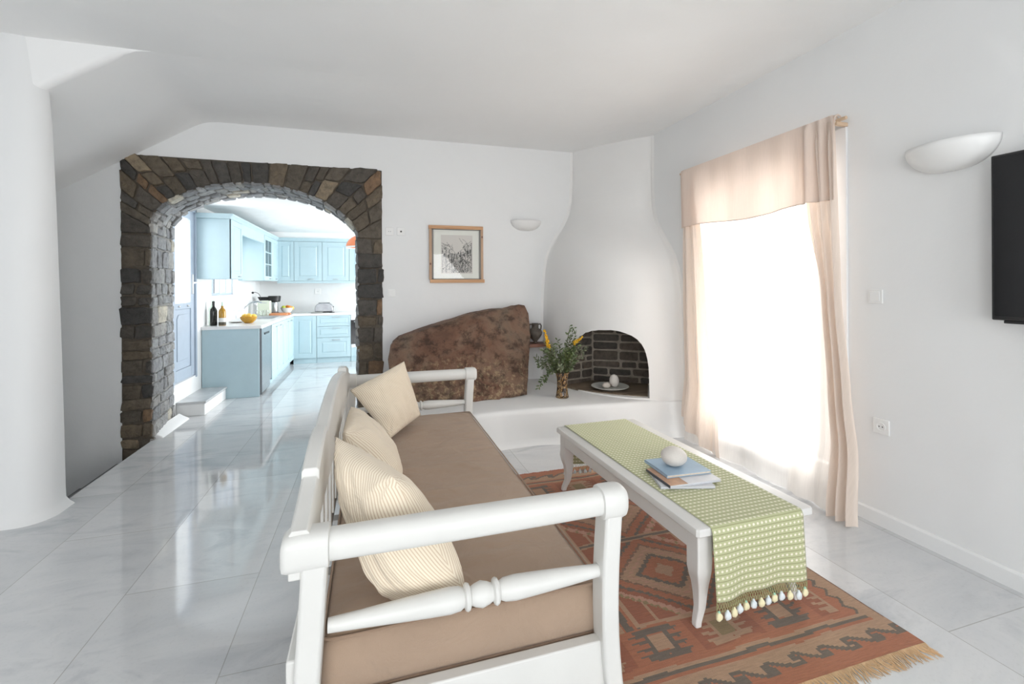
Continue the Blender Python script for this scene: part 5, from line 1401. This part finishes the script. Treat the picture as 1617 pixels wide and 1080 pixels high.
wb = lathe_thing('white_bowl', 'white bowl of oranges and a green apple in the kitchen corner', 'bowl', (-1.545, 9.50, ZT), [(0, .0), (.05, 0), (.05, .008), (.085, .05), (.112, .11), (.108, .11), (.08, .054), (.045, .014), (0, .012)], 'ceramic')
for (x, y, z, mt, lb, nm) in [(-.05, -.03, .115, 'green_fruit', 'green apple on top of the white fruit bowl', 'apple'), (.045, -.02, .115, 'orange_fruit', 'front orange on the right of the white fruit bowl', 'orange'), (.0, .05, .12, 'orange_fruit', 'orange at the back of the white fruit bowl', 'orange'), (.085, .02, .10, 'yellow_fruit', 'yellow lemon at the right rim of the white fruit bowl', 'lemon'), (0, 0, .055, 'orange_fruit', 'orange lying deep in the white fruit bowl', 'orange')]:
    m = MB(); m.ball((-1.545 + x, 9.50 + y, ZT + z), .038, 14, 10, (1, 1, .95)); tag(m.build(nm, mt, ang=180), lb, 'fruit')
ts = thing('toaster', 'rounded brushed steel toaster on the back worktop', 'toaster', (-.90, 9.60, ZT))
m = MB(); rings = []
for x in (-1.06, -1.04, -.90, -.76, -.74):
    e = .012 if x in (-1.06, -.74) else 0; q = []
    for k in range(17):
        a = PI * k / 16; q.append((x, 9.60 - (.085 - e) * math.cos(a), ZT + .02 + (.165 - e) * max(0, math.sin(a)) ** .55))
    rings.append(q)
prof_ = []
for k in range(21):
    a = PI * k / 20; prof_.append((-.90 - .165 * math.copysign(abs(math.cos(a)) ** .7, math.cos(a)), ZT + .018 + .170 * max(0, math.sin(a)) ** .6))
m = MB(); m.prism(prof_, lambda x, z: (x, 9.52, z), lambda x, z: (x, 9.69, z)); m.build('body', 'steel_mid', ts, bevel=.012, seg=3)
B(-1.04, -.76, 9.53, 9.68, ZT, ZT + .02).build('base', 'black', ts)
for y in (9.565, 9.635): B(-1.0, -.80, y - .012, y + .012, ZT + .182, ZT + .1895).build('slot', 'black', ts)
B(-.745, -.725, 9.585, 9.625, ZT + .10, ZT + .115).build('lever', 'black', ts)
m = MB(); m.lathe([(0, 0), (.07, 0), (.11, .012), (.12, .016), (.11, .018), (0, .008)], 24, (-1.02, 9.44, ZT)); tag(m.build('plate', 'plate'), 'small grey plate in front of the toaster', 'plate')
o = B(-.80, -.70, 9.42, 9.47, ZT, ZT + .012).build('knife_rest', 'black', bevel=.003); tag(o, 'small flat dark item on the worktop right of the grey plate', 'kitchen item')
m = MB(); m.lathe([(0, 0), (.05, 0), (.045, -.012), (0, -.014)], 20, (-.90, 9.70, 1.544)); tag(m.build('under_cabinet_light', 'chrome'), 'small round light under the back wall cabinet above the toaster', 'light')

# ------------------------------------------------------------ daylight and added fill lights
def area(name, loc, rot, sx, sy, power, col=(1, 1, 1)):
    l = bpy.data.lights.new(name, 'AREA'); l.shape = 'RECTANGLE'; l.size = sx; l.size_y = sy; l.energy = power; l.color = col
    o = bpy.data.objects.new(name, l); C.objects.link(o); o.location = loc; o.rotation_euler = rot; return o
DAY = (1, .985, .97)
area('daylight_garden_door', (XR + .36, 2.9, 1.25), (0, R(90), 0), 2.5, 1.45, 100, DAY)
area('added_fill_front_left', (-1.4, -2.95, 1.4), (R(90), 18, 0), 2.4, 2.2, 125, (.985, .99, 1))  # unseen fill light at the added window behind the camera
area('added_fill_front_right', (1.55, -2.95, 1.2), (R(90), 15, 0), 2.1, 2.4, 110, (.985, .99, 1))  # unseen fill light at the second added opening behind the camera
area('added_fill_left', (-3.95, -1.0, 1.55), (0, R(-90), 0), 1.9, 3.0, 14, (.985, .99, 1))  # weak unseen fill light at the added left window
area('daylight_kitchen_window', (3.45, 7.8, 1.45), (0, R(90), 0), 1.9, 3.4, 310, (.97, .99, 1))
area('daylight_kitchen_door', (XK - .35, 6.2, 1.4), (0, R(-90), 0), 2.1, .75, 34, (.97, .99, 1))
area('daylight_sink_window', (XK - .35, 7.75, 1.7), (0, R(-90), 0), .76, 1.25, 22, (.97, .99, 1))
w = bpy.data.worlds.new('World'); bpy.context.scene.world = w; w.use_nodes = True
w.node_tree.nodes['Background'].inputs[0].default_value = (.86, .93, 1, 1); w.node_tree.nodes['Background'].inputs[1].default_value = .45

# ------------------------------------------------------------ camera
cam = bpy.data.cameras.new('Camera'); co = bpy.data.objects.new('Camera', cam); C.objects.link(co)
cam.sensor_width = 36; cam.lens = 725 / 1617 * 36; cam.shift_y = -90 / 1617; cam.clip_start = .02
co.matrix_world = Matrix.Translation((0, 0, 1.45)) @ Matrix.Rotation(R(-16.9), 4, 'Z') @ Matrix.Rotation(R(90), 4, 'X') @ Matrix.Rotation(R(-.3), 4, 'Z')
sc = bpy.context.scene; sc.camera = co
sc.view_settings.view_transform = 'Standard'; sc.view_settings.look = 'None'; sc.view_settings.gamma = 1; sc.view_settings.use_curve_mapping = False
sc.view_settings.exposure = .08
sc.cycles.use_denoising = True; sc.cycles.max_bounces = 10; sc.cycles.diffuse_bounces = 7; sc.cycles.glossy_bounces = 4; sc.cycles.transparent_max_bounces = 12; sc.cycles.transmission_bounces = 6; sc.cycles.sample_clamp_indirect = 6
sc.cycles.caustics_reflective = False; sc.cycles.caustics_refractive = False
